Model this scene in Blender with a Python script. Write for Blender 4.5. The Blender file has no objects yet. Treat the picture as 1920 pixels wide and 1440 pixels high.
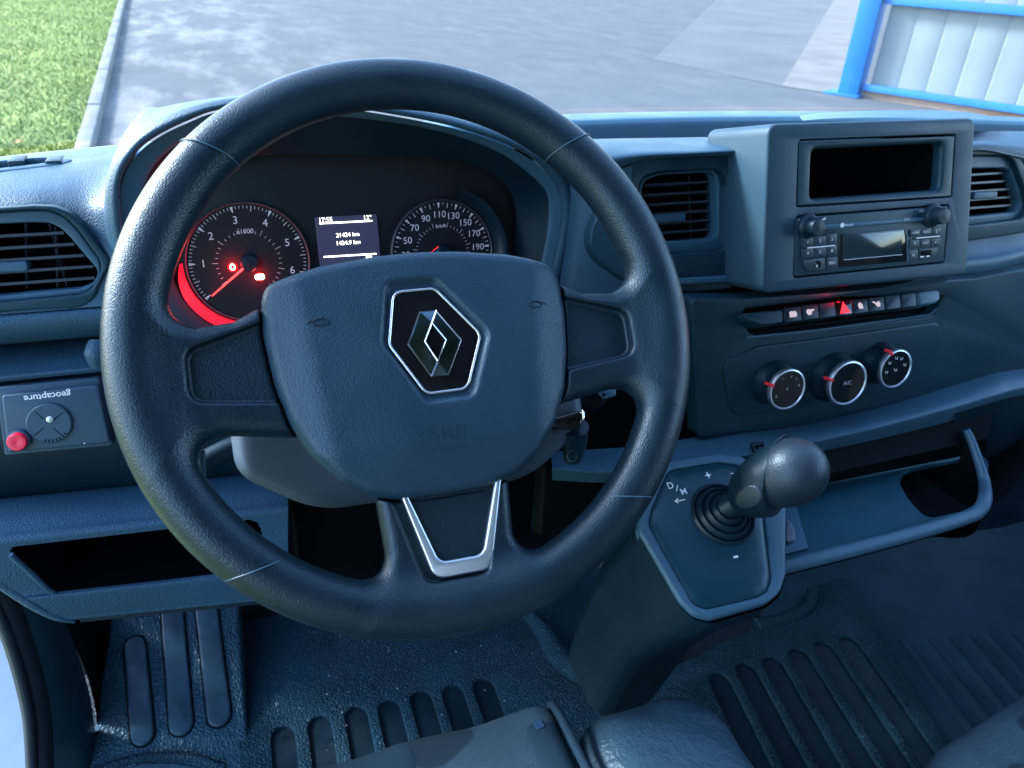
import bpy, bmesh, math, random
import numpy as np
import openvdb as vdb
from math import sin, cos, tan, pi, radians, sqrt, atan2, hypot
from mathutils import Vector, geometry

# ---------------------------------------------------------------- camera
# Vehicle axes: x to the passenger side, y forward, z up; the cab floor is z = 0.
# Modelling coordinates are relative to the lens; mk() adds H so that the floor lands on z = 0.
H = 1.02
F = 1443.0
AX = np.array([[0.93870054, 0.13046721, 0.31909184],
               [-0.34111798, 0.48524104, 0.80509605],
               [0.04980000, 0.86459237, -0.50000000]])   # rows: x, y, z in (right, up, forward)
scene = bpy.context.scene
cam_data = bpy.data.cameras.new('camera')
cam = bpy.data.objects.new('camera', cam_data)
scene.collection.objects.link(cam)
cam_data.sensor_width = 36.0
cam_data.lens = F / 1920.0 * 36.0
cam_data.clip_start = 0.02
cam_data.clip_end = 400.0
cam_data.dof.use_dof = True
cam_data.dof.focus_distance = 0.62
cam_data.dof.aperture_fstop = 13.0
M = AX
rot = [[M[r][0], M[r][1], -M[r][2]] for r in range(3)]
from mathutils import Matrix
cam.matrix_world = Matrix.Translation((0, 0, H)) @ Matrix(rot).to_4x4()
scene.camera = cam

# ---------------------------------------------------------------- light
SUN_EL, SUN_AZ = radians(34), radians(-56)      # azimuth from straight ahead, negative = driver's side
world = bpy.data.worlds.new('World')
scene.world = world
world.use_nodes = True
wn = world.node_tree
sky = wn.nodes.new('ShaderNodeTexSky')
sky.sky_type = 'NISHITA'
sky.sun_disc = False
sky.sun_elevation = SUN_EL
sky.sun_rotation = SUN_AZ
sky.air_density = 1.0
sky.dust_density = 1.0
sky.ozone_density = 2.5
bg = wn.nodes['Background']
bg.inputs['Strength'].default_value = 0.15
wn.links.new(sky.outputs[0], bg.inputs['Color'])
sun_data = bpy.data.lights.new('sun', 'SUN')
sun_data.energy = 2.0
sun_data.angle = radians(12)
sun_data.color = (0.92, 0.96, 1.0)
sun = bpy.data.objects.new('sun', sun_data)
scene.collection.objects.link(sun)
sd = Vector((cos(SUN_EL) * sin(SUN_AZ), cos(SUN_EL) * cos(SUN_AZ), sin(SUN_EL)))
sun.rotation_euler = sd.to_track_quat('Z', 'Y').to_euler()
sun.location = sd * 20
vs = scene.view_settings
vs.view_transform = 'Standard'
vs.look = 'None'
vs.gamma = 1.0
vs.exposure = 2.9
vs.use_curve_mapping = False
scene.cycles.use_denoising = True
scene.cycles.max_bounces = 8
scene.cycles.diffuse_bounces = 5
scene.cycles.glossy_bounces = 4
scene.cycles.transparent_max_bounces = 12
scene.cycles.sample_clamp_indirect = 6.0
scene.cycles.caustics_reflective = False
scene.cycles.caustics_refractive = False

# ---------------------------------------------------------------- pixels to positions
def ray(px, py):
    return AX @ np.array([(px - 960) / F, -(py - 720) / F, 1.0])
def D(px, py, Y):                       # the point seen at a pixel, Y metres ahead
    d = ray(px, py)
    return d * (Y / d[1])
def Zp(px, py, z):                      # the point seen at a pixel, on the level z (camera = 0)
    d = ray(px, py)
    return d * (z / d[2])
def proj(P):
    c = np.asarray(P, float) @ AX
    return 960 + F * c[..., 0] / c[..., 2], 720 - F * c[..., 1] / c[..., 2]

class Plane:
    def __init__(s, p, n, up=(0, 0, 1)):
        s.p = np.array(p, float)
        s.n = np.array(n, float); s.n /= np.linalg.norm(s.n)
        s.u = np.cross(up, s.n); s.u /= np.linalg.norm(s.u)
        s.v = np.cross(s.n, s.u)
    def hit(s, px, py, w=0.0):
        d = ray(px, py)
        return d * (((s.p + s.n * w) @ s.n) / (d @ s.n))
    def uv(s, px, py, w=0.0):
        q = s.hit(px, py, w) - s.p
        return (float(q @ s.u), float(q @ s.v))
    def P(s, u, v, w=0.0):
        return s.p + s.u * u + s.v * v + s.n * w
def lean_plane(Y, z, deg, yaw=0):       # faces the driver, top leaning away by deg; yaw > 0 turns it to the driver's side
    a, b = radians(deg), radians(yaw)
    return Plane((D_x(Y, z), Y, z), (-sin(b) * cos(a), -cos(b) * cos(a), sin(a)))
def D_x(Y, z):
    return 0.0

# ---------------------------------------------------------------- objects
ROOT = {}
COL = scene.collection
def root(name, label, cat, loc, group=None):
    o = bpy.data.objects.new(name, None)
    COL.objects.link(o)
    o.empty_display_size = 0.05
    o.location = (loc[0], loc[1], loc[2] + H)
    o['label'] = label; o['category'] = cat
    if group: o['group'] = group
    ROOT[o.name] = np.array([loc[0], loc[1], loc[2]], float)
    return o
def base_of(o):
    while o.parent is not None: o = o.parent
    return ROOT.get(o.name)
def finish(me, smooth=35):
    if smooth:
        me.shade_smooth()
        me.set_sharp_from_angle(angle=radians(smooth))
def mk(name, verts, faces, mat, parent=None, smooth=35, recalc=False, kind=None, label=None, cat=None, group=None):
    verts = np.asarray(verts, float).reshape(-1, 3)
    if parent is not None:
        off = base_of(parent); verts = verts - off
    else:
        off = verts.mean(axis=0); off[2] = verts[:, 2].min()
        verts = verts - off
    me = bpy.data.meshes.new(name)
    me.from_pydata(verts.tolist(), [], [list(map(int, f)) for f in faces])
    me.update()
    if recalc:
        bm = bmesh.new(); bm.from_mesh(me)
        bmesh.ops.recalc_face_normals(bm, faces=bm.faces)
        bm.to_mesh(me); bm.free()
    finish(me, smooth)
    if mat is not None: me.materials.append(mat)
    o = bpy.data.objects.new(name, me)
    COL.objects.link(o)
    if parent is not None:
        o.parent = parent
    else:
        o.location = (off[0], off[1], off[2] + H)
        ROOT[o.name] = off
    if kind: o['kind'] = kind
    if label: o['label'] = label
    if cat: o['category'] = cat
    if group: o['group'] = group
    return o

def catmull(P, n):
    P = np.asarray(P, float)
    if len(P) < 3:
        t = np.linspace(0, 1, n)[:, None]
        return P[0] * (1 - t) + P[-1] * t
    Q = np.vstack([2 * P[0] - P[1], P, 2 * P[-1] - P[-2]])
    out = []
    for s in np.linspace(0, len(P) - 1, n):
        i = min(int(s), len(P) - 2); t = s - i
        a, b, c, d = Q[i], Q[i + 1], Q[i + 2], Q[i + 3]
        out.append(0.5 * ((2 * b) + (c - a) * t + (2 * a - 5 * b + 4 * c - d) * t * t + (3 * b - a - 3 * c + d) * t ** 3))
    return np.array(out)
def inpoly(x, y, poly):
    c = np.zeros(np.shape(x), bool)
    n = len(poly)
    for i in range(n):
        x1, y1 = poly[i]; x2, y2 = poly[(i + 1) % n]
        if y1 == y2: continue
        k = ((y1 > y) != (y2 > y)) & (x < (x2 - x1) * (y - y1) / (y2 - y1) + x1)
        c ^= k
    return c
def loft(name, rows, mat, parent=None, nu=0, nv=0, cut=(), keep=None, smooth=50, thick=0.0, flip=False, linear=False, **kw):
    rows = [np.asarray(r, float) for r in rows]
    m = max(len(r) for r in rows)
    nu = nu or m * 4
    nv = nv or len(rows) * 4
    G = np.array([catmull(r, nu) for r in rows])
    if linear:
        s = np.linspace(0, len(rows) - 1, nv); i = np.minimum(s.astype(int), len(rows) - 2); t = (s - i)[:, None, None]
        G = G[i] * (1 - t) + G[i + 1] * t
    else:
        G = np.array([catmull(G[:, j], nv) for j in range(nu)]).transpose(1, 0, 2)
    V = G.reshape(-1, 3)
    X, Y = proj(V)
    fc = []
    for a in range(nv - 1):
        for b in range(nu - 1):
            i = a * nu + b
            fc.append((i, i + 1, i + nu + 1, i + nu) if not flip else (i, i + nu, i + nu + 1, i + 1))
    fc = np.array(fc)
    if len(cut) or keep is not None:
        cx, cy = X[fc].mean(axis=1), Y[fc].mean(axis=1)
        ok = np.ones(len(fc), bool)
        for c in cut: ok &= ~inpoly(cx, cy, c)
        if keep is not None: ok &= inpoly(cx, cy, keep)
        fc = fc[ok]
    if thick:
        e1 = np.gradient(G, axis=0); e2 = np.gradient(G, axis=1)
        N = np.cross(e2, e1) if not flip else np.cross(e1, e2)
        N = N / (np.linalg.norm(N, axis=2, keepdims=True) + 1e-12)
        # faces are wound so that their normal is e2 x e1 (towards the viewer for left-right, top-down rows)
        B = (G + N * -thick).reshape(-1, 3)
        n0 = len(V)
        V = np.vstack([V, B])
        from collections import Counter
        cnt = Counter()
        for f in fc:
            for k in range(4):
                cnt[(f[k], f[(k + 1) % 4])] += 1
        side = []
        for (p, q) in list(cnt):
            if (q, p) not in cnt: side.append((q, p, p + n0, q + n0))
        allf = [tuple(f) for f in fc] + [tuple(int(i) + n0 for i in f[::-1]) for f in fc] + side
        return mk(name, V, allf, mat, parent, smooth, **kw)
    return mk(name, V, fc, mat, parent, smooth, **kw)

def tube(name, pts, r, mat, parent=None, n=12, m=0, cap=True, squash=1.0, closed=False, **kw):
    pts = np.asarray(pts, float)
    if closed: pts = np.vstack([pts, pts[:1]])
    if m: 
        P = catmull(pts, m)
    else: P = pts
    k = len(P)
    R = np.full(k, r) if np.isscalar(r) else np.interp(np.linspace(0, 1, k), np.linspace(0, 1, len(r)), r)
    T = np.gradient(P, axis=0)
    if closed: T[0] = T[-1] = P[1] - P[-2]
    T /= np.linalg.norm(T, axis=1, keepdims=True) + 1e-12
    a = np.array([0, 0, 1.0])
    if abs(T[0] @ a) > .9: a = np.array([1.0, 0, 0])
    A = np.cross(T[0], a); A /= np.linalg.norm(A)
    V = []
    for i in range(k):
        A = A - T[i] * (A @ T[i]); A /= np.linalg.norm(A)
        B = np.cross(T[i], A)
        for j in range(n):
            t = 2 * pi * j / n
            V.append(P[i] + (A * cos(t) + B * sin(t) * squash) * R[i])
    fc = []
    for i in range(k - 1):
        for j in range(n):
            fc.append((i * n + j, i * n + (j + 1) % n, (i + 1) * n + (j + 1) % n, (i + 1) * n + j))
    if cap and not closed:
        fc.append(tuple(range(n - 1, -1, -1))); fc.append(tuple((k - 1) * n + j for j in range(n)))
    return mk(name, V, fc, mat, parent, 50, **kw)

def lathe(name, p, ax, prof, mat, parent=None, n=48, smooth=35, **kw):   # prof: (radius, height along ax)
    p = np.asarray(p, float); ax = np.asarray(ax, float); ax = ax / np.linalg.norm(ax)
    a = np.array([0, 0, 1.0]) if abs(ax[2]) < .9 else np.array([1.0, 0, 0])
    A = np.cross(a, ax); A /= np.linalg.norm(A); B = np.cross(ax, A)
    V = []; fc = []
    k = len(prof)
    for r, h in prof:
        for j in range(n):
            t = 2 * pi * j / n
            V.append(p + ax * h + (A * cos(t) + B * sin(t)) * r)
    for i in range(k - 1):
        for j in range(n):
            fc.append((i * n + j, i * n + (j + 1) % n, (i + 1) * n + (j + 1) % n, (i + 1) * n + j))
    return mk(name, V, fc, mat, parent, smooth, **kw)

# ---- flat pieces with rounded corners, holes and bevelled edges
def area(P):
    return 0.5 * sum(P[i][0] * P[(i + 1) % len(P)][1] - P[(i + 1) % len(P)][0] * P[i][1] for i in range(len(P)))
def fillet(P, r, seg=6):
    n = len(P); out = []
    for i in range(n):
        rr = r[i] if hasattr(r, '__len__') else r
        a, b, c = (np.array(P[k], float) for k in (i - 1, i, (i + 1) % n))
        u, v = a - b, c - b
        lu, lv = np.linalg.norm(u), np.linalg.norm(v)
        if rr <= 0 or lu < 1e-9 or lv < 1e-9:
            out.append(tuple(b)); continue
        u /= lu; v /= lv
        ct = np.clip(u @ v, -1, 1); th = math.acos(ct)
        if th > pi - 0.06:
            out.append(tuple(b)); continue
        t = min(rr / tan(th / 2), 0.46 * lu, 0.46 * lv)
        p0, p1 = b + u * t, b + v * t
        for k in range(seg + 1):
            s = k / seg
            out.append(tuple((1 - s) ** 2 * p0 + 2 * s * (1 - s) * (b * .86 + (p0 + p1) * .07) + s * s * p1))
    return out
def inset(P, d):                        # P counter-clockwise: d > 0 shrinks
    P = np.asarray(P, float); n = len(P); out = []
    for i in range(n):
        e0 = P[i] - P[i - 1]; e1 = P[(i + 1) % n] - P[i]
        n0 = np.array([-e0[1], e0[0]]); n1 = np.array([-e1[1], e1[0]])
        n0 /= np.linalg.norm(n0) + 1e-12; n1 /= np.linalg.norm(n1) + 1e-12
        b = n0 + n1; L = b @ b
        b = b * (2 / L) if L > 0.3 else b / (np.linalg.norm(b) + 1e-9)
        out.append(P[i] + b * d)
    return np.array(out)
def dedupe(P):
    o = []
    for p in P:
        if not o or hypot(p[0] - o[-1][0], p[1] - o[-1][1]) > 2e-5: o.append(p)
    if hypot(o[0][0] - o[-1][0], o[0][1] - o[-1][1]) < 2e-5: o.pop()
    return o
def panel(name, pl, outer, mat, parent=None, holes=(), depth=.008, bev=.0012, r=.004, hr=None, w=0.0, px=True, back=False, steps=3, dome=None, smooth=40, hbev=None, **kw):
    """flat piece lying on a plane: front face at height w above it, going back by depth"""
    def prep(Q, rad):
        Q = [pl.uv(a, b, w) for a, b in Q] if px else [tuple(q) for q in Q]
        if area(Q) < 0: Q = Q[::-1]; rad = rad[::-1] if hasattr(rad, '__len__') else rad
        return dedupe(fillet(Q, rad))
    hr = r if hr is None else hr
    hbev = bev if hbev is None else hbev
    O = prep(outer, r)
    Hs = [prep(h, hr) for h in holes]
    V = []; fc = []
    caps = []; backs = []
    for k, L in enumerate([O] + Hs):
        sgn = 1 if k == 0 else -1
        bv = bev if k == 0 else hbev
        rings = []
        st = steps if bv > 0 else 0
        for s in range(st + 1):
            a = (pi / 2) * s / max(st, 1)
            ins = bv * (1 - sin(a)) if bv > 0 else 0
            z = w - bv * (1 - cos(a)) if bv > 0 else w
            rings.append((inset(L, sgn * ins), z))
        rings.append((np.array(L), w - depth))
        i0 = len(V); m = len(L)
        for Q, z in rings:
            for q in Q: V.append((q[0], q[1], z))
        for a in range(len(rings) - 1):
            for j in range(m):
                p, q = i0 + a * m + j, i0 + a * m + (j + 1) % m
                f = (p, p + m, q + m, q)
                fc.append(f if k == 0 else f[::-1])
        caps.append([i0 + j for j in range(m)])
        backs.append([i0 + (len(rings) - 1) * m + j for j in range(m)])
    def cap(loops, rev):
        if len(loops) == 1 and dome is None:
            fc.append(tuple(loops[0][::-1]) if rev else tuple(loops[0])); return
        flat = [i for l in loops for i in l]
        tri = geometry.tessellate_polygon([[Vector((V[i][0], V[i][1], 0)) for i in l] for l in loops])
        for t in tri:
            a, b, c = (flat[x] for x in t)
            ar = (V[b][0] - V[a][0]) * (V[c][1] - V[a][1]) - (V[c][0] - V[a][0]) * (V[b][1] - V[a][1])
            if abs(ar) < 1e-14: continue
            if (ar < 0) != rev: a, c = c, a
            fc.append((a, b, c))
    cap(caps, False)
    if back: cap(backs, True)
    W = [pl.P(*q) for q in V]
    return mk(name, W, fc, mat, parent, smooth, **kw)
def pocket(name, pl, outline, mat, parent=None, depth=.03, r=.004, w=0.0, px=True, shrink=1.0, **kw):   # open box behind a hole
    Q = [pl.uv(a, b, w) for a, b in outline] if px else list(outline)
    if area(Q) < 0: Q = Q[::-1]
    Q = np.array(dedupe(fillet(Q, r)))
    c = Q.mean(axis=0); m = len(Q)
    V = [pl.P(q[0], q[1], w) for q in Q] + [pl.P(*(c + (q - c) * shrink), w - depth) for q in Q]
    fc = [((j + 1) % m, j + m and j, j + m, (j + 1) % m + m) for j in range(m)]
    fc = [((j + 1) % m, (j + 1) % m + m, j + m, j) for j in range(m)]
    fc.append(tuple(m + j for j in range(m)))
    return mk(name, V, fc, mat, parent, 40, **kw)
def box(name, c, half, mat, parent=None, axes=None, bev=.0, **kw):
    A = np.eye(3) if axes is None else np.array(axes, float)
    pl = Plane.__new__(Plane); pl.p = np.array(c, float); pl.u, pl.v, pl.n = A
    h = half
    return panel(name, pl, [(-h[0], -h[1]), (h[0], -h[1]), (h[0], h[1]), (-h[0], h[1])], mat, parent, depth=2 * h[2], bev=bev, r=bev, w=h[2], px=False, back=True, **kw)
def sdf_mesh(name, fn, lo, hi, vox, frame, mat, parent=None, smooth=60, **kw):
    """surface fn(u, v, w) = 0 polygonised on a grid in the frame (origin, axes)"""
    n = [int((hi[i] - lo[i]) / vox) + 2 for i in range(3)]
    ax = [lo[i] + vox * np.arange(n[i]) for i in range(3)]
    U, V, W = np.meshgrid(*ax, indexing='ij', sparse=True)
    A = np.ascontiguousarray(np.broadcast_to(fn(U, V, W), n).astype(np.float32))
    g = vdb.FloatGrid(1.0)
    g.copyFromArray(A)
    pts, quads = g.convertToQuads(0.0)
    pts = np.asarray(pts, float) * vox + np.array(lo)
    o, axs = frame
    P = np.array(o) + pts @ np.array(axs)
    return mk(name, P, np.asarray(quads), mat, parent, smooth, recalc=True, **kw)
def smin(a, b, k):
    h = np.clip(.5 + .5 * (b - a) / k, 0, 1)
    return b * (1 - h) + a * h - k * h * (1 - h)
def smax(a, b, k):
    return -smin(-a, -b, k)
def sd_poly(U, V, poly):
    P = np.asarray(poly, float); n = len(P)
    sh = np.broadcast(U, V).shape
    d = np.full(sh, 1e9); s = np.ones(sh)
    for i in range(n):
        a = P[i]; b = P[i - 1]
        ex, ey = b - a
        wx, wy = U - a[0], V - a[1]
        t = np.clip((wx * ex + wy * ey) / (ex * ex + ey * ey + 1e-18), 0, 1)
        bx, by = wx - ex * t, wy - ey * t
        d = np.minimum(d, bx * bx + by * by)
        c1 = V >= a[1]; c2 = V < b[1]; c3 = ex * wy > ey * wx
        fl = (c1 & c2 & c3) | (~c1 & ~c2 & ~c3)
        s = np.where(fl, -s, s)
    return s * np.sqrt(d)
def sd_box(U, V, W, c, h, r):
    q = [np.abs(U - c[0]) - h[0] + r, np.abs(V - c[1]) - h[1] + r, np.abs(W - c[2]) - h[2] + r]
    o = np.sqrt(sum(np.maximum(x, 0) ** 2 for x in q))
    return o + np.minimum(np.maximum(q[0], np.maximum(q[1], q[2])), 0) - r
def ext(d2, dw, r):                      # extrusion of a flat distance with rounded edges
    a, b = d2 + r, dw + r
    return np.minimum(np.maximum(a, b), 0) + np.sqrt(np.maximum(a, 0) ** 2 + np.maximum(b, 0) ** 2) - r

# ---------------------------------------------------------------- lettering
def text(s, pl, u, v, size, mat, parent, name='lettering', w=.0003, ang=0.0, align='CENTER', depth=.00015, bold=0.0, sx=1.0):
    c = bpy.data.curves.new(name, 'FONT')
    c.body = s; c.size = size; c.align_x = align; c.align_y = 'CENTER'
    c.resolution_u = 3
    c.offset = bold
    o = bpy.data.objects.new(name + '_curve', c)
    me = bpy.data.meshes.new_from_object(o)
    co = np.empty(len(me.vertices) * 3); me.vertices.foreach_get('co', co)
    co = co.reshape(-1, 3)
    fc = [tuple(p.vertices) for p in me.polygons]
    bpy.data.objects.remove(o); bpy.data.curves.remove(c); bpy.data.meshes.remove(me)
    ca, sa = cos(ang), sin(ang)
    V = [pl.P(u + (q[0] * sx * ca - q[1] * sa), v + (q[0] * sx * sa + q[1] * ca), w) for q in co]
    return mk(name, V, fc, mat, parent, 0)

# ---------------------------------------------------------------- materials
def mat(name, color, rough=.5, metal=0.0, spec=.36, grain=None, var=0.0, varscale=12.0, emit=None, estr=0.0, coat=0.0, rvar=0.0, sheen=0.0):
    """grain: list of (kind, scale per metre, height in metres)"""
    m = bpy.data.materials.new(name); m.use_nodes = True
    nt = m.node_tree; b = nt.nodes['Principled BSDF']
    b.inputs['Base Color'].default_value = (*color, 1)
    b.inputs['Roughness'].default_value = rough
    b.inputs['Metallic'].default_value = metal
    b.inputs['Specular IOR Level'].default_value = spec
    b.inputs['Coat Weight'].default_value = coat
    if max(color) < .12: b.inputs['Specular Tint'].default_value = (.68, .86, 1.0, 1)
    b.inputs['Sheen Weight'].default_value = sheen
    if emit:
        b.inputs['Emission Color'].default_value = (*emit, 1)
        b.inputs['Emission Strength'].default_value = estr
    tc = nt.nodes.new('ShaderNodeTexCoord')
    def tex(kind, scale, **k):
        t = nt.nodes.new('ShaderNodeTex' + kind)
        nt.links.new(tc.outputs['Object'], t.inputs['Vector'])
        t.inputs['Scale'].default_value = scale
        return t
    if var:
        t = tex('Noise', varscale); t.inputs['Detail'].default_value = 6
        mx = nt.nodes.new('ShaderNodeMix'); mx.data_type = 'RGBA'
        mr = nt.nodes.new('ShaderNodeMapRange')
        mr.inputs[1].default_value = .3; mr.inputs[2].default_value = .7
        nt.links.new(t.outputs['Fac'], mr.inputs[0])
        mx.inputs[6].default_value = (*[c * (1 - var) for c in color], 1)
        mx.inputs[7].default_value = (*[min(1, c * (1 + var)) for c in color], 1)
        nt.links.new(mr.outputs[0], mx.inputs[0])
        nt.links.new(mx.outputs[2], b.inputs['Base Color'])
    if rvar:
        t = tex('Noise', varscale * 2.3); t.inputs['Detail'].default_value = 8
        mr = nt.nodes.new('ShaderNodeMapRange')
        mr.inputs[1].default_value = .3; mr.inputs[2].default_value = .7
        mr.inputs[3].default_value = max(.02, rough - rvar); mr.inputs[4].default_value = min(1, rough + rvar)
        nt.links.new(t.outputs['Fac'], mr.inputs[0]); nt.links.new(mr.outputs[0], b.inputs['Roughness'])
    last = None
    for kind, sc, h in (grain or []):
        if kind == 'pebble':
            t = tex('Voronoi', sc); t.feature = 'SMOOTH_F1'; t.inputs['Smoothness'].default_value = .55
            out = t.outputs['Distance']; inv = True
        elif kind == 'crack':
            t = tex('Voronoi', sc); t.feature = 'DISTANCE_TO_EDGE'
            mr = nt.nodes.new('ShaderNodeMapRange'); mr.inputs[2].default_value = .25
            nt.links.new(t.outputs['Distance'], mr.inputs[0]); out = mr.outputs[0]; inv = False
        elif kind == 'weave':
            t = tex('Wave', sc); out = t.outputs['Fac']; inv = False
        else:
            t = tex('Noise', sc); t.inputs['Detail'].default_value = 4; out = t.outputs['Fac']; inv = False
        bp = nt.nodes.new('ShaderNodeBump')
        bp.inputs['Strength'].default_value = 1.0
        bp.inputs['Distance'].default_value = h
        bp.invert = inv
        nt.links.new(out, bp.inputs['Height'])
        if last: nt.links.new(last.outputs[0], bp.inputs['Normal'])
        last = bp
    if last: nt.links.new(last.outputs[0], b.inputs['Normal'])
    return m
def lamp_mat(name, color, strength):
    m = bpy.data.materials.new(name); m.use_nodes = True
    b = m.node_tree.nodes['Principled BSDF']
    b.inputs['Base Color'].default_value = (*[c * .3 for c in color], 1)
    b.inputs['Emission Color'].default_value = (*color, 1)
    b.inputs['Emission Strength'].default_value = strength
    return m
leather = [('pebble', 950, .00021), ('noise', 2200, .00006)]
M_PAD = mat('dash_pad', (0.0210, 0.0605, 0.0989), .48, grain=[('pebble', 720, .00030), ('noise', 1800, .00005)], var=.12, rvar=.06)
M_TRIM = mat('dash_trim', (0.0056, 0.0297, 0.0460), .48, grain=[('noise', 1500, .00009)], var=.1, rvar=.07)
M_TRIM2 = mat('pale_lit_trim', (0.0317, 0.0931, 0.1463), .45, grain=[('noise', 1500, .00008)], var=.1, rvar=.06)  # pale trim, lightened further for the light falling on the heater ledge
M_KNEE = mat('knee_panel', (0.0233, 0.0693, 0.1195), .52, grain=[('pebble', 640, .0004)], var=.12, rvar=.06)
M_DARK = mat('dark_plastic', (0.0034, 0.0155, 0.0260), .42, grain=[('noise', 1200, .00006)], var=.15, rvar=.08)
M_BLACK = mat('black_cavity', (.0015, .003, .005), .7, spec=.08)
M_GLOSS = mat('gloss_black', (.006, .007, .009), .08, coat=.3)
M_WHEEL = mat('wheel_leather', (0.0034, 0.0129, 0.0210), .37, spec=.5, grain=leather, var=.15, varscale=9, rvar=.08)
M_HUB = mat('airbag_skin', (0.0113, 0.0333, 0.0560), .42, spec=.45, grain=[('pebble', 880, .00024), ('noise', 1800, .00006)], var=.1, rvar=.05)
M_CHROME = mat('chrome', (.82, .86, .92), .16, metal=1.0, rvar=.06)
M_SATIN = mat('satin_silver', (.74, .82, .92), .38, metal=1.0, rvar=.06)
M_WHITE = mat('white_print', (.72, .75, .80), .6)
M_GREY = mat('grey_print', (.45, .48, .54), .6)
# ================================================================ outside the windscreen
GZ = -1.57                                       # the road, seen from a cab floor 0.55 m above it
def g2(px, py, z=GZ): 
    q = Zp(px, py, z); return np.array([q[0], q[1]])
def sheet(name, poly, z, m, **kw):
    P = [(float(a), float(b)) for a, b in poly]
    if area(P) < 0: P = P[::-1]
    return mk(name, [(a, b, z) for a, b in P], [tuple(range(len(P)))], m, None, 0, **kw)
M_ROAD = mat('asphalt', (.076, .080, .086), .85, spec=.15, grain=[('noise', 60, .003)], var=.12, varscale=1.5)
nt = M_ROAD.node_tree; b_ = nt.nodes['Principled BSDF']
tcn = nt.nodes.new('ShaderNodeTexCoord')
# pale patches painted in place of sunlight, and grit in the surface
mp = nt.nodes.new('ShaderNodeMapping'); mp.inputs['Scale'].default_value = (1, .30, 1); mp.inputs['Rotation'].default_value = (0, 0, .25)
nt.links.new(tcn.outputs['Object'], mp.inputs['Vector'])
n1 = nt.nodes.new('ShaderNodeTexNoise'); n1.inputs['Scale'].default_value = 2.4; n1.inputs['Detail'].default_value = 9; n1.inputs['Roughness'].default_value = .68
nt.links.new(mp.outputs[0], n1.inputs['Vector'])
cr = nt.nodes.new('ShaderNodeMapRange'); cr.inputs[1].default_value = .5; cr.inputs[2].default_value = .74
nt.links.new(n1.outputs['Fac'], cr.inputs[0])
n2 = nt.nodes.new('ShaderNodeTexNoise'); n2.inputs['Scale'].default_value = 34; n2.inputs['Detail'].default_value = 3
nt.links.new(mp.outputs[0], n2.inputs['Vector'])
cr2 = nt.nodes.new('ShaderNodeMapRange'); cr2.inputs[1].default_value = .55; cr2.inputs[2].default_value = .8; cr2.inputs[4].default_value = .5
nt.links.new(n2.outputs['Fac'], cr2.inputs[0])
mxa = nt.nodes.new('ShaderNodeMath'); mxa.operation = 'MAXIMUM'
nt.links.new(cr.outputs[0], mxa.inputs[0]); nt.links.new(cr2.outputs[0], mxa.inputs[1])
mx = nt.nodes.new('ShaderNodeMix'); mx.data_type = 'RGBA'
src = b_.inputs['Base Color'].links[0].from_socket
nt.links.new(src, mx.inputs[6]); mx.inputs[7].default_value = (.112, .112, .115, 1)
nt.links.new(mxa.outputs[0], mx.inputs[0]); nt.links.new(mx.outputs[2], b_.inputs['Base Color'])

# patches of sunlight along the kerb side, painted paler into the asphalt
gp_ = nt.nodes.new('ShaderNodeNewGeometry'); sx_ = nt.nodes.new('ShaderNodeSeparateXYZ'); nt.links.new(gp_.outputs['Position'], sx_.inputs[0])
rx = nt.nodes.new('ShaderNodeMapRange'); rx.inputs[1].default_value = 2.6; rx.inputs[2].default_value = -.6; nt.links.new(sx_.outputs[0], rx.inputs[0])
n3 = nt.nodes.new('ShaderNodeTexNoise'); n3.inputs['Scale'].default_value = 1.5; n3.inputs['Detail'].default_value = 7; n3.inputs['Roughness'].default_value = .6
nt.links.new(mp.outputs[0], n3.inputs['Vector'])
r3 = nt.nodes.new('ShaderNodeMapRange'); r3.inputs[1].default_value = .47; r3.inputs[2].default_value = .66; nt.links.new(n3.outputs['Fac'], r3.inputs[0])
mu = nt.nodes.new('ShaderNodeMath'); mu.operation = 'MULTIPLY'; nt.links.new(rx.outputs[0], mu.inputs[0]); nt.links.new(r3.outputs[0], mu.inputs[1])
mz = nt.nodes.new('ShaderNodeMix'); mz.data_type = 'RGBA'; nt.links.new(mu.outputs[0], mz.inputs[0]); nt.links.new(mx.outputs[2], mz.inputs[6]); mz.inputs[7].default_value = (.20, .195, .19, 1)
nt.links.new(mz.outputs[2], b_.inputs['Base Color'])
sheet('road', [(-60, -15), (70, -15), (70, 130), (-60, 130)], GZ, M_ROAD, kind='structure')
ka, kb = g2(182, 262), g2(237, 0)
kd = (kb - ka) / np.linalg.norm(kb - ka); kn = np.array([-kd[1], kd[0]])          # kn points to the grass side
if kn[0] > 0: kn = -kn
k0, k1 = ka - kd * 10, ka + kd * 70
M_SOIL = mat('lawn_soil', (.16, .205, .036), .9, grain=[('noise', 40, .02)], var=.35, varscale=1.2)
sheet('lawn', [k0 + kn * .1, k1 + kn * .1, k1 + kn * 40, k0 + kn * 40], GZ + .05, M_SOIL, kind='structure')
# kerb of flush concrete edging stones
M_KERB = mat('kerb_concrete', (.13, .135, .135), .8, grain=[('noise', 60, .003)], var=.2, varscale=6)
kerb = bpy.data.objects.new('kerb', None); COL.objects.link(kerb)
kerb['kind'] = 'structure'; kerb['label'] = 'pale concrete kerb between the lawn and the road'
kerb.location = (ka[0], ka[1], GZ + H); ROOT['kerb'] = np.array([ka[0], ka[1], GZ])
for i in range(30):
    c = ka + kd * (-3.5 + i * 1.0) + kn * .05
    box('kerb_stone', (c[0], c[1], GZ + .035 + .004 * sin(i * 2.7)), (.055, .494, .06), M_KERB, kerb, axes=[(-kn[0], -kn[1], 0), (kd[0], kd[1], 0), (0, 0, 1)], bev=.012)
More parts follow.
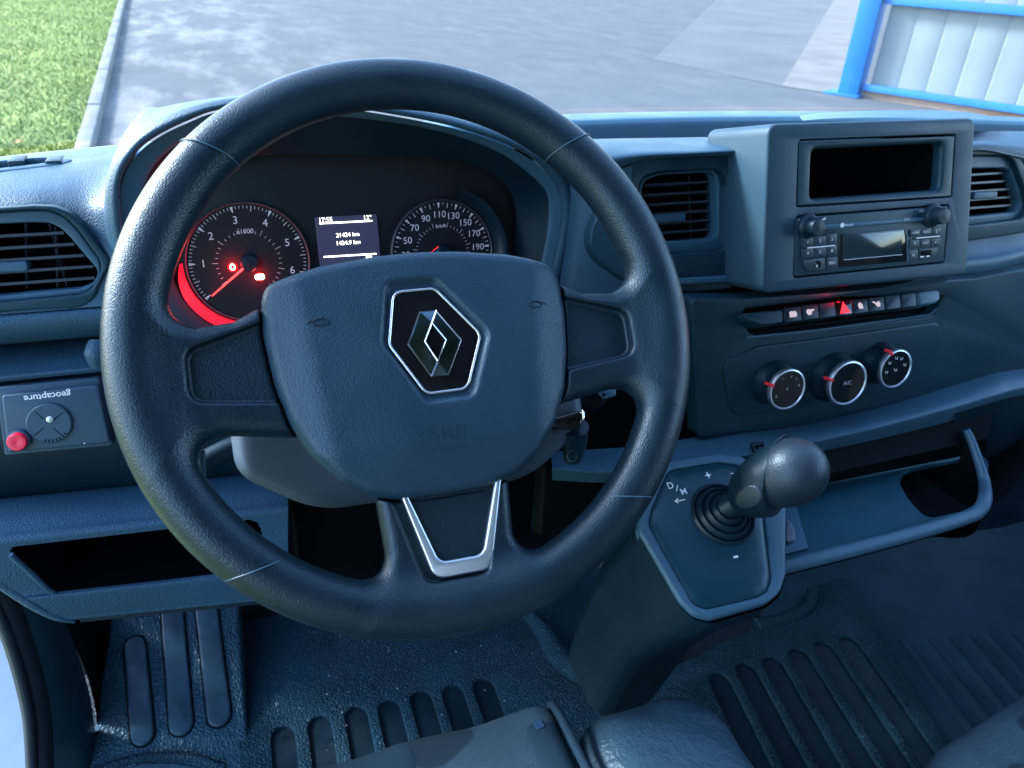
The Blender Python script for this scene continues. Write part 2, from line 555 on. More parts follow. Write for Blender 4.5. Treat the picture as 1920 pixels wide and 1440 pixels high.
# grass: one mass of blades over the visible strip of the lawn
M_GRASS = mat('grass_blade', (.20, .255, .040), .7, var=.12, varscale=.9)
rg = np.random.default_rng(4)
N = 42000
t = -1.5 + 24 * rg.random(N) ** 1.5; s = .11 + 3.4 * rg.random(N) ** 1.2
base = ka[None] + kd[None] * t[:, None] + kn[None] * s[:, None]
ang = rg.random(N) * 2 * pi; hh = .025 + .05 * rg.random(N); wd = .006 + .006 * rg.random(N)
lx, ly = rg.normal(0, .03, N), rg.normal(0, .03, N)
V = np.empty((N, 3, 3))
V[:, 0] = np.c_[base[:, 0] - np.cos(ang) * wd, base[:, 1] - np.sin(ang) * wd, np.full(N, GZ + .048)]
V[:, 1] = np.c_[base[:, 0] + np.cos(ang) * wd, base[:, 1] + np.sin(ang) * wd, np.full(N, GZ + .048)]
hh *= .7
V[:, 2] = np.c_[base[:, 0] + lx, base[:, 1] + ly, GZ + .05 + hh]
mk('grass', V.reshape(-1, 3), np.arange(N * 3).reshape(-1, 3), M_GRASS, None, 0, kind='stuff', label='short bright green grass of the lawn beside the kerb', cat='grass')
# a few fallen leaves on the grass
M_LEAF = mat('dry_leaf', (.50, .22, .06), .7, var=.3)
for i, (px, py) in enumerate([(34, 268), (26, 112)]):
    q = Zp(px, py, GZ + .11); a = i * 1.3
    pts = [(cos(a + k) * r_, sin(a + k) * r_, .012 * (k % 2)) for k, r_ in zip(np.linspace(0, 2 * pi, 9)[:-1], (.055, .03, .045, .028, .05, .03, .04, .028))]
    m_ = M_LEAF if i == 0 else mat('white_petal', (.8, .8, .78), .7)
    s_ = 1.0 if i == 0 else .55
    mk('fallen_leaf', [(q[0], q[1], q[2] + .012)] + [(q[0] + x * s_, q[1] + y * s_, q[2] + z) for x, y, z in pts], [(0, k + 1, (k + 1) % 8 + 1) for k in range(8)], m_, None, 0,
       label='brown fallen leaf lying on the lawn' if i == 0 else 'small white petal lying on the lawn', cat='leaf')
# paved apron and strip in front of the clad wall
M_APRON = mat('apron', (.083, .081, .083), .8, grain=[('noise', 50, .003)], var=.18, varscale=.7)
M_CONC = mat('concrete_strip', (.125, .119, .114), .85, grain=[('noise', 40, .003)], var=.22, varscale=1.5)
def far(px0, py0, px1, py1, L):
    a, b = g2(px0, py0), g2(px1, py1); d = (b - a) / np.linalg.norm(b - a); return a + d * L
sheet('forecourt', [g2(1225, 112), far(1225, 112, 1340, 3, 40), far(1466, 162, 1562, 3, 40), g2(1466, 162)], GZ + .004, M_APRON, kind='structure')
sheet('concrete_path', [g2(1466, 162), far(1466, 162, 1562, 3, 40), far(1572, 180, 1625, 3, 40), g2(1572, 180)], GZ + .008, M_CONC, kind='structure')
# blue framed clad wall
A0 = Zp(1592, 172, GZ); 
r0, r1 = Zp(1606, 160, GZ + .13), Zp(1920, 206, GZ + .13)
wd_ = (r1 - r0); wd_[2] = 0; wd_ /= np.linalg.norm(wd_)
wn_ = np.cross(wd_, (0, 0, 1)); 
if wn_[1] > 0: wn_ = -wn_                           # towards the van
M_BLUE = mat('blue_paint', (.008, .115, .36), .45, var=.08, varscale=3, rvar=.08)
M_CLAD = mat('white_cladding', (.17, .21, .23), .55, var=.07, varscale=2)
M_PLINTH = mat('plinth', (.24, .17, .13), .9, grain=[('noise', 30, .004)], var=.3, varscale=2)
wall = root('clad_wall', 'white corrugated wall in a bright blue steel frame beside the forecourt', 'wall', A0)
WP = Plane(r0, wn_)
def wpos(px, py): return WP.uv(px, py)
u_, vtop = wpos(1820, 12)
uz = np.array([0, 0, 1.0])
sgn = 1.0 if WP.u @ wd_ > 0 else -1.0
def wbox(name, u0, u1, z0, z1, w0, w1, m, bev=.004):
    c = r0 + wd_ * ((u0 + u1) / 2) + wn_ * ((w0 + w1) / 2); c = np.array([c[0], c[1], GZ + (z0 + z1) / 2])
    return box(name, c, ((u1 - u0) / 2, (z1 - z0) / 2, (w1 - w0) / 2), m, wall, axes=[tuple(wd_ * sgn), (0, 0, 1), tuple(wn_)], bev=bev)
zr = vtop + .13
wbox('post', -.18, .08, 0, 4.2, -.1, .14, M_BLUE, .008)
wbox('post_foot', -.34, .12, 0, .03, -.16, .22, M_BLUE, .004)
wbox('bottom_rail', .10, 9, .09, .17, .0, .08, M_BLUE)
wbox('middle_rail', .10, 9, zr - .05, zr + .05, .0, .08, M_BLUE)
wbox('plinth', .10, 9, -.02, .088, -.06, .02, M_PLINTH)
pitch = .34
for i in range(20):
    u0 = .16 + i * pitch
    for z0, z1, nm in ((.165, zr - .05, 'cladding_rib'), (zr + .05, 4.0, 'upper_cladding_rib')):
        prof = [(0, .0), (.012, .011), (.15, .016), (pitch - .035, .012), (pitch, .0)]
        Vv = []
        for z in (z0, z1):
            for a, w in prof:
                q = r0 + wd_ * (u0 + a) + wn_ * (w - .05); Vv.append((q[0], q[1], GZ + z))
        n5 = len(prof)
        mk(nm, Vv, [(k, k + 1, k + 1 + n5, k + n5) for k in range(n5 - 1)], M_CLAD, wall, 20)
# ================================================================ the cab around the dashboard
def scr(x): return .965 - .25 * (x - .55) ** 2          # foot of the windscreen in plan
SB = -.195
M_GLASS = bpy.data.materials.new('windscreen_glass'); M_GLASS.use_nodes = True
nt = M_GLASS.node_tree; nt.nodes.clear()
out = nt.nodes.new('ShaderNodeOutputMaterial'); tr = nt.nodes.new('ShaderNodeBsdfTransparent'); gl = nt.nodes.new('ShaderNodeBsdfGlossy')
tr.inputs['Color'].default_value = (.93, .97, .97, 1)
gl.inputs['Roughness'].default_value = .02
fr = nt.nodes.new('ShaderNodeValue'); fr.outputs[0].default_value = .035
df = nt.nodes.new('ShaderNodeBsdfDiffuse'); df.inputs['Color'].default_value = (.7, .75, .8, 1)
m1 = nt.nodes.new('ShaderNodeMixShader'); m2 = nt.nodes.new('ShaderNodeMixShader')
nt.links.new(fr.outputs[0], m1.inputs[0]); nt.links.new(tr.outputs[0], m1.inputs[1]); nt.links.new(gl.outputs[0], m1.inputs[2])
m2.inputs[0].default_value = .11                        # haze of the overexposed view outside, mixed in as a pale film
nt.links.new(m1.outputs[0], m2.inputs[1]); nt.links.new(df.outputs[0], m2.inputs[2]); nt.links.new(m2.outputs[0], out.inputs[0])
xs = np.linspace(-.50, 1.62, 9)
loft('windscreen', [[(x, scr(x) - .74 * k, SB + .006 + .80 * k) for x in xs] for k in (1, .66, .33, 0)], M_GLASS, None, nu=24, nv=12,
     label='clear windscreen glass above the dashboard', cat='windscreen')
M_BODY = mat('body_paint', (.065, .105, .16), .85, spec=.05, var=.06)
M_FLOOR = mat('floor_rubber', (.006, .013, .022), .6, grain=[('crack', 170, .0012), ('noise', 900, .0001)], var=.3, varscale=10, rvar=.12)
FZ = -1.02
mk('cab_floor', [(-.62, -.75, FZ - .012), (1.75, -.75, FZ - .012), (1.75, 1.25, FZ - .012), (-.62, 1.25, FZ - .012)], [(0, 1, 2, 3)], M_FLOOR, None, 0, kind='structure')
loft('firewall', [[(x, 1.02, -.24), (x, 1.12, -.5), (x, 1.16, -.80), (x, 1.1, -.98), (x, .98, FZ - .008)] for x in (-.55, .5, 1.7)], M_BLACK, None, nu=16, nv=4, kind='structure')
M_LINER = mat('headliner', (.085, .095, .105), .9, var=.08)
loft('unseen_cab_roof', [[(x, .16, .61), (x, -.1, .64), (x, -.4, .65), (x, -.78, .62)] for x in (-.50, .6, 1.7)], M_LINER, None, nu=14, nv=8, kind='structure', thick=.03)  # roof out of view, added to block light from above
box('unseen_rear_wall', (.58, -.80, -.2), (1.2, .85, .02), M_LINER, None, axes=[(1, 0, 0), (0, 0, 1), (0, -1, 0)], bev=.005, kind='structure')  # wall out of view, added to block light from behind
box('unseen_passenger_door', (1.74, .1, -.62), (.9, .42, .04), M_DARK, None, axes=[(0, 1, 0), (0, 0, 1), (1, 0, 0)], bev=.02, kind='structure')  # out of view, part of the shell added to shape the light
# ================================================================ dashboard
dash = root('dashboard', 'blue-grey moulded dashboard with air vents, storage trays and grained pads', 'dashboard', (.45, .75, -.55))
def rowsD(*rows): return [[D(*q) for q in r] for r in rows]
# --- foot of the windscreen and the tray on top of the dash
xs = np.linspace(-.50, 1.60, 11)
loft('windscreen_ledge', [[(x, scr(x) + .02, SB - .006) for x in xs], [(x, scr(x) - .002, SB) for x in xs], [(x, scr(x) - .045, SB + .001) for x in xs], [(x, scr(x) - .052, SB - .004) for x in xs],
     [(x, scr(x) - .055, SB - .02) for x in xs], [(x, scr(x) - .062, SB - .06) for x in xs]], M_TRIM2, dash, nu=44, linear=True, nv=24)
loft('top_tray', [[(x, scr(x) - .058, SB - .055) for x in xs], [(x, .715, SB - .055) for x in xs]], M_TRIM, dash, nu=30, nv=4)
loft('dash_light_stop', [[(x, .715, SB - .054) for x in xs], [(x, .73, -.62) for x in xs]], M_BLACK, dash, nu=8, nv=3)  # added black sheet that stops light leaking in behind the dash
# --- hood over the instruments
LIP = [(236, 470), (228, 415), (224, 362), (229, 330), (241, 305), (266, 275), (302, 250), (350, 227), (405, 207), (500, 195), (620, 199), (730, 213), (850, 237), (950, 270), (1010, 305), (1044, 345), (1057, 385), (1052, 440), (1037, 510), (1020, 560)]
CRE = [(205, 470), (196, 415), (196, 362), (205, 318), (223, 283), (252, 249), (285, 226), (338, 202), (405, 186), (500, 176), (620, 180), (730, 193), (850, 216), (960, 250), (1030, 290), (1070, 332), (1088, 382), (1083, 440), (1068, 510), (1050, 560)]
LY, CY = .625, .642
back = []
for (px, py), (qx, qy) in zip(CRE, LIP):
    c = D(px, py, CY)
    top = max(0, min(1, (c[2] + .26) / .09))
    back.append((c[0] + (.0 if top > .5 else (-.012 if px < 600 else .012)), .70 + .10 * top, min(c[2] - .012, -.150 - .0)))
mid = [D(a * .5 + c * .5, b * .5 + d_ * .5, .628) - np.array([0, .004, -.001]) for (a, b), (c, d_) in zip(LIP, CRE)]
inner = [D(a, b, LY + .002) + np.array([0, .012, -.0]) for a, b in LIP]
hood = loft('instrument_hood', [back, [np.array(D(a, b, CY)) * .5 + np.array(k) * .5 + np.array([0, 0, .004]) for (a, b), k in zip(CRE, back)], [D(a, b, CY) for a, b in CRE], mid, [D(a, b, LY) for a, b in LIP], inner], M_PAD, dash, nu=90, nv=30, flip=True)
# bezel band just inside the hood, then the dark tunnel down to the dials
def sc(pts, k, cx=640, cy=420, sx=1.0): return [(cx + (a - cx) * k * sx, cy + (b - cy) * k) for a, b in pts]
LIP2 = [(a + 3 * np.sign(640 - a), b + 3) for a, b in LIP]
BEZ = [(290, 480), (276, 420), (268, 372), (272, 340), (286, 312), (312, 285), (345, 262), (390, 240), (440, 226), (520, 216), (620, 217), (730, 228), (840, 250), (930, 282), (985, 318), (1022, 355), (1030, 388), (1026, 440), (1012, 510), (1000, 560)]
loft('instrument_bezel', [[D(a, b, LY + .006) for a, b in LIP2], [D(a, b, LY + .012) for a, b in BEZ], [D(a, b, LY + .020) for a, b in BEZ]], M_TRIM2, dash, nu=80, nv=9, flip=True)
TUN = [(318, 600), (305, 540), (306, 470), (318, 400), (345, 350), (385, 318), (440, 300), (500, 292), (560, 290), (640, 290), (700, 291), (770, 293), (830, 297), (880, 306), (930, 330), (960, 365), (968, 410), (962, 460), (950, 530), (940, 580)]
loft('instrument_tunnel', [[D(a, b, LY + .018) for a, b in BEZ], [D(a, b, .665) for a, b in TUN]], M_DARK, dash, nu=80, nv=8, flip=True)
# --- left pad round the side vent
VL = [(-70, 398), (0, 389), (60, 385), (98, 386), (128, 398), (150, 420), (205, 487), (186, 520), (172, 560), (150, 575), (60, 578), (0, 583), (-70, 592)]
loft('left_pad', rowsD(
    [(-90, 312, .80), (0, 301, .80), (60, 296, .80), (110, 292, .80), (160, 288, .795), (215, 282, .785), (262, 272, .76)],
    [(-90, 330, .755), (0, 318, .755), (60, 313, .755), (110, 309, .755), (160, 305, .75), (210, 302, .74), (250, 300, .71)],
    [(-90, 352, .715), (0, 340, .715), (60, 335, .715), (110, 332, .715), (160, 330, .71), (205, 330, .695), (235, 330, .665)],
    [(-90, 385, .685), (0, 373, .682), (60, 368, .68), (110, 367, .68), (160, 372, .675), (195, 376, .663), (218, 378, .648)],
    [(-90, 420, .672), (0, 410, .668), (60, 406, .665), (110, 405, .664), (160, 412, .660), (195, 420, .652), (220, 425, .642)],
    [(-90, 480, .660), (0, 472, .655), (60, 470, .652), (110, 470, .650), (165, 472, .648), (205, 476, .643), (240, 482, .636)],
    [(-90, 550, .650), (0, 545, .645), (60, 542, .643), (110, 540, .642), (165, 538, .640), (215, 536, .637), (270, 535, .632)],
    [(-90, 600, .640), (0, 590, .637), (60, 585, .636), (110, 581, .635), (165, 576, .633), (215, 572, .631), (290, 566, .629)]), M_PAD, dash, nu=70, nv=70, cut=[VL])
# rolled edge and shelf under the vent
def strip(name, rows, m, x0=-90, x1=300, slope=-.1, n=6, **kw):     # rows: (pixel row at x = 0, depth) across the left of the dash
    R = []
    for q in rows:
        y, Y = q[0], q[1]; s = q[2] if len(q) > 2 else slope
        R.append([D(x, y + s * x, Y) for x in np.linspace(x0, x1, n)])
    return loft(name, R, m, dash, nu=24, nv=kw.pop('nv', len(rows) * 4), **kw)
strip('pad_roll', [(590, .640), (594, .633), (606, .629), (624, .629), (638, .634), (646, .645), (646, .69)], M_PAD, slope=-.085)
strip('knee_shelf', [(636, .692), (655, .664), (680, .640), (700, .624), (708, .618), (716, .618)], M_PAD, slope=-.1, x1=260)
tube('shelf_edge_lug', [D(182, 640, .62), D(181, 662, .614), D(184, 686, .612)], [.006, .009, .006], M_PAD, dash, n=14, m=9)
strip('fuse_panel', [(712, .640), (722, .622), (800, .606), (850, .600), (900, .602), (936, .612)], M_DARK, slope=-.1, x1=460)
# knee panel with its open cubby
CUB = [(18, 1034), (24, 1026), (40, 1023), (310, 993), (470, 975), (484, 980), (490, 996), (498, 1045), (500, 1064), (300, 1090), (110, 1111), (96, 1108), (70, 1085)]
KX = (-90, 0, 90, 200, 320, 430, 505, 540)
def krow(y, Y, s, b=0): return [D(x, y + s * x + (b if x < 60 else 0), Y) for x in KX]
knee = [krow(934, .612, -.098), krow(940, .603, -.098), krow(968, .580, -.105), krow(998, .562, -.11), krow(1008, .555, -.112), krow(1018, .551, -.113), krow(1036, .550, -.115),
        krow(1078, .547, -.116), krow(1118, .545, -.115), krow(1128, .541, -.112), krow(1140, .5405, -.108), krow(1168, .543, -.10), krow(1176, .549, -.10), krow(1176, .60, -.10)]
KEEP = [(-200, 880), (545, 860), (548, 960), (542, 1040), (530, 1075), (540, 1300), (200, 1300), (140, 1165), (100, 1152), (64, 1130), (0, 1090), (-200, 1000)]
loft('knee_panel', knee, M_KNEE, dash, nu=240, nv=150, cut=[CUB], keep=KEEP)
cpl = Plane(D(260, 1050, .549), (0, -1, .08))
pocket('cubby', cpl, [(a + (-4 if a < 200 else 4), b + (-4 if b < 1040 else 4)) for a, b in CUB], M_BLACK, dash, depth=.12, r=.004)
tube('cubby_lip', [D(a, b, .5435) for a, b in [(20, 1040), (66, 1082), (100, 1112), (130, 1112), (300, 1093), (420, 1078), (500, 1066)]], .0022, M_KNEE, dash, n=8, m=30)
strip('knee_panel_lower', [(1172, .545), (1180, .56), (1182, .66)], M_DARK, slope=-.1, x0=150, x1=540)
tube('panel_edge', [D(-20, 1076, .555), D(20, 1104, .552), D(64, 1132, .548), (D(104, 1154, .546)), D(140, 1166, .546)], [.005, .005, .005, .004, .0015], M_KNEE, dash, n=8, m=20)

# --- one air vent: frame, inner ring, slats, vanes, tab
def vent(pl, outer, ring, opening, n_slats, tab, parent, m_out=M_TRIM, m_ring=M_TRIM2, r=.012, deep=.012, vanes=(), lean=.0):
    v = panel('air_vent', pl, outer, m_out, parent, holes=[ring], depth=.014, bev=.0018, r=r, hr=r * .8, w=.002)
    panel('vent_ring', pl, ring, m_ring, v, holes=[opening], depth=.012, bev=.0015, r=r * .8, hr=r * .6, w=-deep * .45)
    pocket('vent_duct', pl, opening, M_BLACK, v, depth=.05, r=r * .6, w=-deep)
    U = [pl.uv(a, b, -deep) for a, b in fillet(opening, 12, 6)]
    vs_ = [q[1] for q in U]; v0, v1 = min(vs_), max(vs_)
    P = np.array(U)
    for k in range(n_slats):
        y = v0 + (v1 - v0) * (k + 1) / (n_slats + 1)
        X = []
        for i in range(len(P)):
            a, b = P[i - 1], P[i]
            if (a[1] - y) * (b[1] - y) < 0: X.append(a[0] + (b[0] - a[0]) * (y - a[1]) / (b[1] - a[1]))
        if len(X) < 2: continue
        x0, x1 = min(X) + .001, max(X) - .001
        V = []
        for x in (x0, x1):
            for dy, dw in ((.0012, -deep), (-.0010, -deep), (-.0035, -deep - .014), (-.0017, -deep - .014)):
                V.append(pl.P(x, y + dy, dw))
        mk('slat', V, [(0, 1, 5, 4), (1, 2, 6, 5), (2, 3, 7, 6), (3, 0, 4, 7), (3, 2, 1, 0), (4, 5, 6, 7)], M_SLAT, v, 0)
    for vx in vanes:
        a = pl.uv(*vx[0], -deep); b = pl.uv(*vx[1], -deep)
        tube('vane', [pl.P(*a, -deep - .018), pl.P(*b, -deep - .018)], .0012, M_SLAT, v, n=6)
    if tab:
        c = pl.uv(*tab, -deep)
        q = Plane(pl.P(*c, -deep + .004), pl.n)
        panel('adjuster_tab', q, [(-.017, -.0035), (.017, -.0045), (.018, .0035), (-.016, .004)], M_TRIM2, v, depth=.012, bev=.0012, r=.002, px=False)
    return v
M_SLAT = mat('vent_slat', (.030, .042, .060), .35, rvar=.06)
pvl = Plane(D(60, 480, .645), (-.02, -.95, .22))
vent(pvl, [(-80, 398), (0, 389), (60, 385), (98, 386), (132, 398), (155, 422), (212, 492), (190, 524), (176, 562), (150, 578), (60, 581), (0, 586), (-80, 594)],
     [(-80, 407), (0, 398), (60, 394), (94, 395), (122, 407), (146, 432), (190, 492), (186, 520), (168, 545), (150, 552), (60, 561), (0, 567), (-80, 574)],
     [(-80, 428), (0, 420), (60, 417), (92, 418), (114, 428), (132, 446), (182, 505), (184, 515), (172, 533), (150, 541), (60, 549), (0, 555), (-80, 562)],
     5, (5, 500), dash, r=.016, vanes=[((84, 424), (118, 545)), ((38, 420), (40, 548)), ((96, 430), (100, 545))])
# --- small demister outlet on the left of the dash top
dpl = Plane(D(40, 303, .775), (0, -.12, 1), up=(0, 1, 0))
dem = panel('demister_vent', dpl, [(-60, 309), (0, 300), (60, 295), (110, 293), (138, 297), (130, 304), (80, 312), (0, 321), (-60, 329)], M_TRIM2, dash, holes=[[(-56, 311), (0, 303), (60, 297), (106, 296), (112, 299), (70, 306), (0, 314), (-56, 320)]], depth=.01, bev=.002, r=.01, w=.004)
pocket('outlet', dpl, [(-58, 310), (0, 302), (60, 296.5), (108, 295), (114, 299), (70, 307), (0, 315), (-58, 322)], M_BLACK, dem, depth=.02, w=.003)
for x in (34, 103):
    box('bridge', dpl.hit(x, 303, .002), (.006, .010, .003), M_TRIM, dem, bev=.001)

# --- centre: ledge over the vents, vent left of the radio
loft('centre_ledge', rowsD(
    [(1040, 262, .675), (1110, 260.5, .675), (1200, 259, .675), (1300, 257.5, .675), (1395, 256, .675)],
    [(1045, 266, .655), (1115, 264, .655), (1200, 262, .655), (1300, 260, .655), (1395, 258, .655)],
    [(1058, 285, .612), (1120, 276, .616), (1200, 272, .618), (1300, 270, .618), (1395, 267, .618)],
    [(1072, 305, .598), (1130, 292, .594), (1200, 283, .594), (1300, 280, .594), (1395, 276, .594)],
    [(1080, 325, .602), (1140, 304, .588), (1200, 292, .586), (1300, 287, .586), (1395, 282, .586)],
    [(1086, 350, .608), (1146, 322, .590), (1205, 300, .588), (1300, 294, .588), (1395, 290, .588)]), M_PAD, dash, nu=60, nv=40)
loft('ledge_back', [[D(1040, 262, .675), D(1200, 259, .675), D(1395, 256, .675), D(1500, 254, .675)], [D(1040, 262, .675) + np.array([0, .004, -.1]), D(1200, 259, .675) + np.array([0, .004, -.1]), D(1395, 256, .675) + np.array([0, .004, -.1]), D(1500, 254, .675) + np.array([0, .004, -.1])]], M_TRIM, dash, nu=12, nv=3)
pvc = Plane(D(1270, 400, .584), (0, -.965, .26))
VCO = [(1106, 462), (1110, 430), (1150, 340), (1170, 312), (1196, 296), (1236, 290), (1392, 283), (1392, 540), (1300, 548), (1176, 530), (1122, 490)]
VCR = [(1196, 352), (1206, 332), (1236, 322), (1362, 315), (1368, 450), (1358, 470), (1250, 478), (1200, 440)]
VCI = [(1204, 352), (1212, 337), (1240, 328), (1344, 322), (1346, 436), (1336, 447), (1250, 454), (1212, 430)]
# slanted pad between the instrument hood and the vent
loft('centre_pad', rowsD(
    [(1050, 330, .640), (1080, 322, .618), (1110, 316, .602), (1150, 316, .592), (1185, 312, .588)],
    [(1052, 400, .640), (1080, 392, .612), (1110, 384, .598), (1150, 370, .590), (1185, 355, .587)],
    [(1046, 470, .640), (1070, 465, .612), (1100, 455, .598), (1140, 445, .588), (1185, 440, .584)],
    [(1030, 560, .640), (1060, 560, .610), (1100, 560, .594), (1150, 560, .582), (1200, 560, .574)],
    [(1020, 640, .640), (1060, 640, .610), (1100, 640, .590), (1150, 640, .575), (1200, 640, .566)]), M_PAD, dash, nu=40, nv=40)
vent(pvc, VCO, VCR, VCI, 6, (1252, 408), dash, m_out=M_TRIM, m_ring=M_TRIM2, r=.018, deep=.022, vanes=[((1312, 330), (1314, 448)), ((1210, 345), (1212, 425))])
panel('vent_sill', pvc, [(1262, 523), (1392, 515), (1392, 528), (1262, 536)], M_TRIM2, dash, depth=.012, bev=.002, r=.002, w=.006)

# --- right of the radio
loft('right_pad', rowsD(
    [(1800, 247, .66), (1850, 246, .66), (1900, 246, .66), (1990, 247, .66)],
    [(1800, 252, .64), (1850, 251, .64), (1900, 251, .64), (1990, 253, .64)],
    [(1800, 262, .61), (1850, 261, .61), (1900, 264, .61), (1990, 270, .61)],
    [(1800, 270, .590), (1850, 270, .590), (1900, 276, .591), (1990, 290, .592)],
    [(1800, 282, .586), (1850, 282, .586), (1900, 292, .587), (1990, 312, .588)]), M_PAD, dash, nu=30, nv=30)
loft('right_ledge_back', [[D(1800, 247, .66), D(1990, 247, .66)], [D(1800, 247, .66) + np.array([0, .01, -.08]), D(1990, 247, .66) + np.array([0, .01, -.08])]], M_TRIM, dash, nu=4, nv=3)
pvr = Plane(D(1860, 360, .584), (0, -.965, .26))
vent(pvr, [(1700, 282), (1830, 274), (1890, 276), (1912, 290), (1930, 330), (1952, 380), (1950, 418), (1925, 436), (1830, 450), (1700, 462)],
     [(1700, 300), (1830, 292), (1888, 292), (1902, 302), (1924, 360), (1930, 392), (1916, 410), (1830, 421), (1700, 432)],
     [(1700, 318), (1830, 316), (1884, 315), (1896, 322), (1908, 360), (1914, 385), (1904, 397), (1830, 405), (1700, 414)],
     5, (1842, 366), dash, r=.014, deep=.010)
loft('right_panel', rowsD(
    [(1800, 424, .582), (1860, 421, .582), (1920, 412, .582), (1990, 400, .584)],
    [(1800, 455, .574), (1860, 450, .574), (1920, 440, .575), (1990, 425, .578)],
    [(1800, 480, .566), (1860, 474, .566), (1920, 462, .568), (1990, 445, .572)],
    [(1800, 492, .558), (1860, 486, .559), (1920, 472, .562), (1990, 455, .566)],
    [(1800, 506, .556), (1860, 500, .557), (1920, 485, .560), (1990, 466, .564)],
    [(1800, 520, .560), (1860, 514, .561), (1920, 497, .564), (1990, 478, .568)],
    [(1800, 528, .580), (1860, 522, .58), (1920, 505, .58), (1990, 486, .58)]), M_TRIM2, dash, nu=24, nv=36)

# --- centre console face, heater ledge, open tray
cp = Plane(D(1540, 690, .536), (0, -.995, .10))
FACE = [(1296, 560), (1400, 560), (1600, 545), (1770, 528), (1782, 525), (1830, 522), (2000, 490), (2000, 690), (1900, 700), (1500, 800), (1380, 812), (1310, 822)]
SWO = [(1392, 588), (1396, 580), (1560, 560), (1768, 520), (1772, 556), (1752, 590), (1735, 595), (1422, 632), (1404, 624)]
panel('console_face', cp, FACE, M_TRIM, dash, holes=[SWO], depth=.02, bev=.002, r=.006, hr=.003)
HTR = [(1354, 682), (1420, 650), (1500, 640), (1760, 604), (1770, 640), (1720, 722), (1690, 730), (1400, 782), (1380, 780), (1366, 760)]
loft('heater_ledge', rowsD(
    [(1030, 846, .545), (1120, 842, .545), (1230, 832, .542), (1380, 806, .540), (1500, 788, .540), (1640, 757, .540), (1760, 722, .540), (1850, 690, .545), (1890, 679, .548), (2000, 660, .55)],
    [(1032, 848, .540), (1122, 845, .539), (1232, 836, .536), (1382, 811, .535), (1502, 793, .535), (1642, 762, .535), (1762, 727, .535), (1852, 695, .540), (1892, 684, .543), (2000, 665, .545)],
    [(1035, 868, .512), (1125, 866, .512), (1240, 856, .512), (1390, 833, .512), (1510, 812, .512), (1650, 781, .512), (1770, 748, .512), (1860, 718, .516), (1900, 707, .52), (2000, 688, .522)],
    [(1035, 876, .500), (1130, 880, .498), (1245, 872, .495), (1395, 850, .497), (1518, 826, .500), (1656, 794, .500), (1775, 762, .500), (1866, 735, .504), (1905, 724, .508), (2000, 704, .510)],
    [(1035, 882, .498), (1130, 888, .495), (1248, 880, .492), (1398, 857, .494), (1520, 834, .498), (1658, 803, .498), (1778, 772, .498), (1868, 746, .502), (1908, 736, .506), (2000, 716, .508)],
    [(1035, 900, .51), (1130, 905, .508), (1250, 900, .505), (1400, 880, .505), (1522, 855, .508), (1660, 824, .508), (1780, 794, .508), (1870, 768, .512), (1910, 757, .515), (2000, 738, .516)]), M_TRIM2, dash, nu=90, nv=50)
panel('ledge_slot', Plane(D(1430, 840, .496) + np.array([0, 0, .0012]), (0, -.3, 1), up=(0, 1, 0)), [(1408, 829), (1432, 826), (1442, 852), (1420, 858)], M_DARK, dash, depth=.004, bev=.001, r=.001, holes=[[(1414, 835), (1430, 832), (1437, 848), (1423, 852)]])
# open tray to the right of the gear lever
TZ = -.500
def z_(px, py, z=TZ): return Zp(px, py, z)
HOLE = [(1842, 948), (1737, 972), (1702, 932), (1688, 906), (1692, 888), (1710, 878), (1740, 871), (1852, 850)]
TFP = Plane(z_(1600, 950, -.4985), (0, 0, 1), up=(0, 1, 0))
panel('tray_floor', TFP, [(1380, 935), (1520, 905), (1680, 872), (1790, 850), (1836, 842), (1842, 955), (1790, 982), (1660, 1015), (1490, 1060), (1400, 1085)], mat('tray_plastic', (.009, .054, .084), .42, grain=[('noise', 1100, .00008)], var=.12, rvar=.08), dash, holes=[HOLE], depth=.006, bev=.001, r=.002, hr=.010, hbev=.002)
pocket('tray_well', Plane(z_(1770, 910, -.505), (0, 0, 1), up=(0, 1, 0)), HOLE, M_BLACK, dash, depth=.018, r=.012)
loft('tray_back', [[D(1300, 868, .512), D(1518, 835, .512), D(1700, 795, .512), D(1870, 750, .512)], [z_(1300, 955, -.465), z_(1520, 896, -.465), z_(1680, 860, -.465), z_(1850, 822, -.465)], [z_(1300, 960, -.497), z_(1520, 912, -.497), z_(1680, 880, -.497), z_(1850, 846, -.497)]], M_BLACK, dash, nu=30, nv=9, linear=True)
tube('tray_line', [D(1535, 868, .505), D(1640, 840, .505), D(1745, 812, .505)], .0009, M_TRIM2, dash, n=6)
side_x = z_(1842, 950)[0]
lip = [z_(1440, 1072, -.495), z_(1480, 1060, -.495), z_(1600, 1030, -.495), z_(1720, 998, -.495), z_(1800, 974, -.495), z_(1832, 960, -.494), z_(1846, 938, -.488), D(1846, 905, .452), D(1836, 868, .468), D(1822, 828, .485), D(1812, 806, .494)]
tube('tray_lip', lip, [.0072, .0072, .0072, .0072, .0072, .0075, .0072, .006, .005, .0045, .004], M_TRIM2, dash, n=14, m=60)
loft('tray_front', [[p + np.array([0, -.003, 0]) for p in lip[:7]], [p + np.array([0, .004, -.016]) for p in lip[:7]], [p + np.array([0, .05, -.022]) for p in lip[:7]], [p + np.array([0, .14, -.022]) for p in lip[:7]]], M_BLACK, dash, nu=40, nv=12)
loft('tray_side', [[p for p in lip[6:]], [p + np.array([.004, .0, -.05]) for p in lip[6:]], [p + np.array([-.004, .05, -.09]) for p in lip[6:]]], M_BLACK, dash, nu=20, nv=8)
